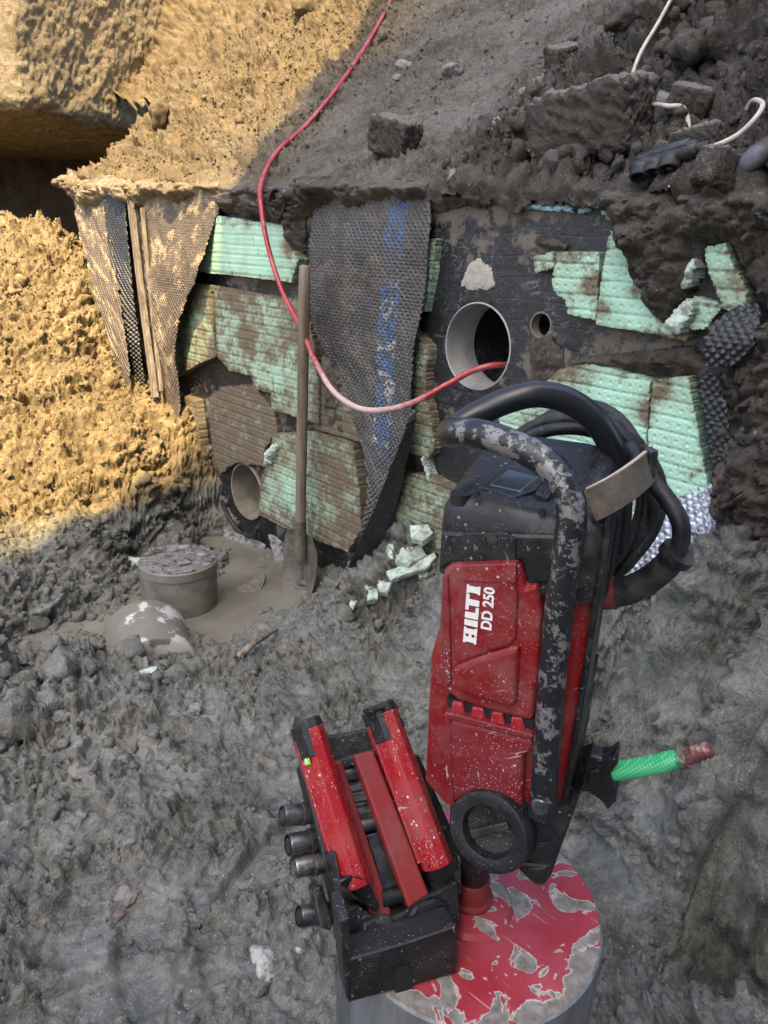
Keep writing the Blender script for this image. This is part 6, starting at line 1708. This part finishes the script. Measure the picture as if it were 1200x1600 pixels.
# ------------------------------------------------------------------ stones and big clods one can pick out
def stone_mat(name, a, b, dirt=.45):
    n = NT(name); c = n.mix(n.noise(45, 5, .65), a, b)
    c = n.mix(n.ramp(n.noise(40, 7, .75), [(.46, 0.0), (.60, dirt + .35)]), c, (.11, .105, .088))
    M[name] = n.done(c, .8, n.bump(n.noise(110, 5, .65), .4, .005)); return M[name]
stone_mat('stone_pink', (.15, .125, .115), (.28, .235, .218))
stone_mat('stone_grey', (.15, .148, .142), (.26, .255, .245))
stone_mat('stone_pale', (.29, .28, .25), (.46, .445, .40))
stone_mat('stone_red', (.13, .085, .072), (.20, .135, .118))
def stone(px, py, r, mat, label, seed, sq=(1, .8, .7), where='g', sink=.35, sub=4):
    P = gpt(px, py) if where == 'g' else slope_pt(px, py)
    P = P + np.array([0, 0, r * sq[2] * (.6 - sink)])
    return lump('stone', P, r, M[mat], label, 'stone', seed, sq, sub=sub, rough=.42, facet=False)
stone(395, 1053, .020, 'stone_pink', 'pale pink stone in front of the muddy stick', 1)
stone(305, 1110, .024, 'stone_grey', 'rounded grey stone on the mud below the lying core', 2)
stone(216, 1100, .017, 'stone_pink', 'small pinkish stone left of the rounded grey stone', 3)
stone(124, 1206, .026, 'stone_pink', 'flat pinkish stone on the mud near the left edge', 4, (1.2, .8, .4))
stone(195, 1405, .027, 'stone_pink', 'rough pink stone in the left foreground mud', 5, (1, .9, .6))
stone(185, 1432, .012, 'stone_red', 'reddish stone chip just below the rough pink stone', 6)
stone(90, 1143, .014, 'stone_grey', 'small grey pebble on the left mound', 7)
stone(150, 1148, .013, 'stone_grey', 'small light pebble right of the grey one on the left mound', 8)
stone(203, 1317, .014, 'stone_grey', 'bluish grey chip in the middle of the left mud', 9, (1, .7, .4))
stone(467, 1486, .008, 'stone_pale', 'tiny white stone left of the core bit', 10)
stone(391, 1380, .010, 'stone_pink', 'tiny pink sliver on the mud left of the carriage', 11, (1.6, .4, .4))
stone(412, 1505, .048, 'stone_pale', 'pale flaky slab of mortar lying left of the core bit', 12, (.40, 1.0, .30), sink=.2)
stone(1068, 1388, .007, 'stone_pale', 'tiny white pebble right of the core bit', 13)
stone(1060, 930, .014, 'stone_pale', 'small pale stone beside the cord boot', 14)
stone(1000, 1250, .010, 'stone_pale', 'white sliver on the mud below the green hose', 15, (1.6, .5, .3))
stone(122, 1010, .012, 'stone_grey', 'x', 16) if False else None
for k, (px, py, r, mt, lb, shp_) in enumerate([
    (708, 277, .026, 'stone_pink', 'round pinkish stone at the wall top above the pale patch', (1, .9, .9)), (845, 135, .040, 'stone_pink', 'pale stone behind the large dark boulder', (1, .8, .8)),
    (823, 145, .026, 'stone_grey', 'small pale stone left of the one behind the boulder', (1, .8, .6)), (632, 105, .040, 'stone_grey', 'grey stone on the slope below the red hose end', (1, .7, .7)),
    (622, 124, .024, 'stone_grey', 'smaller grey stone under the grey stone on the slope', (1, .8, .7)), (706, 112, .050, 'stone_grey', 'flat grey stone on the open slope', (1.1, .7, .5)),
    (775, 193, .022, 'stone_pale', 'pale stone on the slope left of the boulder', (.9, .8, 1)), (845, 196, .026, 'stone_pale', 'pale upright stone touching the boulder', (.7, .7, 1.1)),
    (1030, 60, .050, 'stone_red', 'reddish stone beside the white cable at the top', (1, .8, .8)), (1085, 70, .030, 'stone_pink', 'pink stone high at the right of the slope', (1, .8, .8)),
    (1078, 52, .026, 'stone_pink', 'smaller pink stone above the one at the right', (1, .8, .8)), (1000, 185, .018, 'stone_pale', 'small white stone beside the plastic cup', (1, .8, .8)),
    (1045, 262, .030, 'stone_pink', 'pinkish flat stone above the black socket strip', (1.3, .8, .5)), (1082, 250, .026, 'stone_grey', 'pale grey stone under the white cable loop', (1, .8, .7)),
    (810, 240, .035, 'stone_grey', 'smooth grey stone at the foot of the boulder', (1.2, .8, .5))]):
    stone(px, py, r, mt, lb, 30 + k, shp_, 's', .55)
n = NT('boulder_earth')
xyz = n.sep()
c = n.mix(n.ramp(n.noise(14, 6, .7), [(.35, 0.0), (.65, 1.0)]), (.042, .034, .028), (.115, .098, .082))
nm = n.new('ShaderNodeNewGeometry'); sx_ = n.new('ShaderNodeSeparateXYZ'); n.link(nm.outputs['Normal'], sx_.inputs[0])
pale_top = n.ramp(n.math('ADD', sx_.outputs[2], n.math('MULTIPLY', n.math('SUBTRACT', n.noise(18, 5, .65), .5), .8)), [(.45, 0.0), (.8, 1.0)])  # paler colour on faces that point up
c = n.mix(pale_top, c, n.mix(n.noise(40, 5), (.16, .147, .128), (.27, .25, .218)))
hh = n.math('ADD', n.noise(40, 6, .7), n.math('MULTIPLY', n.noise(140, 4, .7), .5))
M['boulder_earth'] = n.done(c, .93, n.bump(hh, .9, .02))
def clod(px, py, half, label, seed, rot, lift=.3, fr=9.0):
    P = slope_pt(px, py) * .985 + EYE * .015
    R_ = Matrix.Rotation(rot[2], 3, 'Z') @ Matrix.Rotation(rot[1], 3, 'Y') @ Matrix.Rotation(rot[0], 3, 'X')
    ax = np.array(R_).T
    o = rough_block('earth_clod', P + np.array([0, 0, half[2] * lift]), half, ax, M['boulder_earth'], min(half) * .24, seed, min(half) / 14, fr=fr, rnd=.30)
    return tag(o, label, 'clod')
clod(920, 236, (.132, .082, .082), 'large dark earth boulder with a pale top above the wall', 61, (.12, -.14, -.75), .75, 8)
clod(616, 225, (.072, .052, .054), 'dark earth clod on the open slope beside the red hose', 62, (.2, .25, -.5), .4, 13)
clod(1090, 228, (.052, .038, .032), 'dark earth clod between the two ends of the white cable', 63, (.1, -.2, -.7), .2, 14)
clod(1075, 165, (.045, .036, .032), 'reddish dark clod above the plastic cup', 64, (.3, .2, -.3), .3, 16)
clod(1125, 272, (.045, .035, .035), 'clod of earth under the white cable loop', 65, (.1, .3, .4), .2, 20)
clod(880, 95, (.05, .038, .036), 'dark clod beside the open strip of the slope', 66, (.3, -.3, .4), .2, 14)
# ------------------------------------------------------------------ white cable, socket strip, cup, dark bundle
n = NT('white_cable'); M['white_cable'] = n.done(n.mix(n.ramp(n.noise(30, 5, .6), [(.45, 0.0), (.7, 1.0)]), (.52, .48, .40), (.36, .33, .27)), .5)
def sp(px, py, up=.0): return slope_pt(px, py) * .99 + EYE * .01 + np.array([0, 0, up])
tip0 = sp(1085, 280, .06)
cab = [sp(1085, -40, .08), sp(1073, 5, .10), sp(1050, 45, .10), sp(1020, 95, .09), sp(990, 135, .06), sp(975, 165, -.02), sp(982, 192, .05), sp(1005, 205, .06), sp(1035, 211, .06), sp(1066, 214, .05), sp(1090, 220, -.06), sp(1120, 222, -.14), sp(1145, 218, -.06), sp(1160, 214, .06), sp(1178, 228, .08), sp(1172, 248, .08), sp(1145, 268, .07), sp(1110, 277, .06), tip0]
o = tube('white_cable', spline(cab, 9), .0052, M['white_cable'], None, 12); tag(o, 'dirty white cable running down the slope to the black socket strip', 'cable')
def socket_strip():
    a = sp(980, 303, .055); b = sp(1083, 280, .06); d = (b - a); ln = np.linalg.norm(d); d /= ln
    up = np.array([0, 0, 1.0]); up = up * .75 + WN * .45; up -= d * (up @ d); up /= np.linalg.norm(up); sd = np.cross(d, up); sd = sd if sd @ (EYE - a) > 0 else -sd
    root = empty('socket_strip', tuple(a))
    m = MB(); rg = []
    for f, w, h in ((0, .012, .010), (.03, .020, .017), (.12, .026, .020), (.85, .026, .020), (.95, .022, .018), (1.0, .015, .013)):
        c = d * (ln * f); rg.append([c + sd * w * math.cos(t) * (1 if abs(math.cos(t)) < .8 else .95) + up * h * math.sin(t) for t in np.linspace(0, 2 * math.pi, 13)[:-1]])
    m.rings(rg); b_ = m.build('body', M['rubber_cord'], root, smooth=50)
    m = MB(); m.rings([[d * (ln * f) + sd * w + up * (h + .016) for f, w, h in ((.10, -.02, 0), (.9, -.02, 0), (.9, .014, 0), (.10, .014, 0))], [d * (ln * f) + sd * w + up * (.021) for f, w in ((.12, -.018), (.88, -.018), (.88, .012), (.12, .012))]]); m.build('lid', M['black_plastic'], root, bevel=.002)
    for k in range(3):
        c = d * (ln * (.20 + .22 * k)) + sd * .020 - up * .010; ax = sd * .85 - up * .5
        m = MB(); m.lathe(c, ax, [(-.01, .0235), (.012, .0235), (.015, .021), (.013, .0185), (-.002, .018), (-.003, 0)], 28); m.build('socket', M['rubber_cord'], root, smooth=45)
    m = MB(); m.cyl(d * (ln * .985), d * (ln + .022), .011, .0075, 16); m.build('cable_gland', M['rubber_cord'], root, smooth=50)
    tag(root, 'black rubber socket strip on the wall top at the right', 'socket strip')
socket_strip()
def cup():
    c = sp(1018, 205, .055); ax = np.array([.85, -.35, -.16]); ax /= np.linalg.norm(ax)
    n = NT('clear_plastic'); n.b.inputs['Transmission Weight'].default_value = .85
    M['clear_plastic'] = n.done(n.mix(n.noise(30, 5), (.72, .72, .72), (.86, .86, .86)), .18, IOR=1.35)
    m = MB(); m.lathe(c, ax, [(0, .0365), (.001, .0375), (.003, .036), (.070, .026), (.072, .024), (.072, 0)], 40)
    o = m.build('plastic_cup', M['clear_plastic'], None, smooth=40); s = o.modifiers.new('t', 'SOLIDIFY'); s.thickness = .0012
    tag(o, 'clear plastic cup lying on its side behind the white cable', 'cup')
cup()
n = NT('dark_bundle'); c = n.mix(n.ramp(n.noise(9, 4, .6), [(.5, 0.0), (.62, 1.0)]), (.040, .035, .030), (.13, .135, .16)); M['dark_bundle'] = n.done(c, .6, n.bump(n.noise(60, 5), .4, .006))
P0 = sp(1152, 283, .02); P1 = sp(1180, 272, .035); P2 = sp(1230, 262, .05); P3 = sp(1290, 258, .05)
m = MB(); pp = spline([P0, P1, P2, P3], 6); rr = np.interp(np.linspace(0, 1, len(pp)), [0, .08, .25, .6, 1], [.008, .018, .022, .026, .022]); m.rings(tube_geo(pp, rr, 18), True, True)
o = m.build('rubber_boot', M['dark_bundle'], None, smooth=70); tag(o, 'dark muddy rounded bundle at the right edge above the wall', 'bundle'); o.name = 'muddy_bundle'
# torn foam beside the hanging soil, loose shreds on the boards
def torn(pts, h, label, seed):
    o = wall_patch('foam_scrap', wp(pts), .003, lambda X, Z, d: h + .020 * fbm(X * 30, Z * 30, seed, 4) - .02 * np.exp(-np.clip(d, 0, 1) / .008), M['foam_scrap'], None, .008, 50, seed, h - .03)
    o.matrix_world = WALL_M
    return tag(o, label, 'foam scrap')
torn([(1062, 508), (1074, 484), (1098, 464), (1107, 470), (1104, 490), (1084, 520), (1072, 522)], .085, 'torn foam lump between hanging soil and the right mint board', 3)
torn([(1078, 442), (1088, 418), (1102, 405), (1108, 420), (1096, 446), (1084, 452)], .075, 'dirty foam shred under the overhanging brown soil', 4)
torn([(428, 722), (434, 700), (446, 688), (450, 696), (441, 722)], .07, 'loose mint foam shred on the low board edge left of the shovel', 5)
torn([(670, 712), (675, 710), (686, 748), (681, 754)], .05, 'thin hanging foam splinter behind the drill handle', 6)
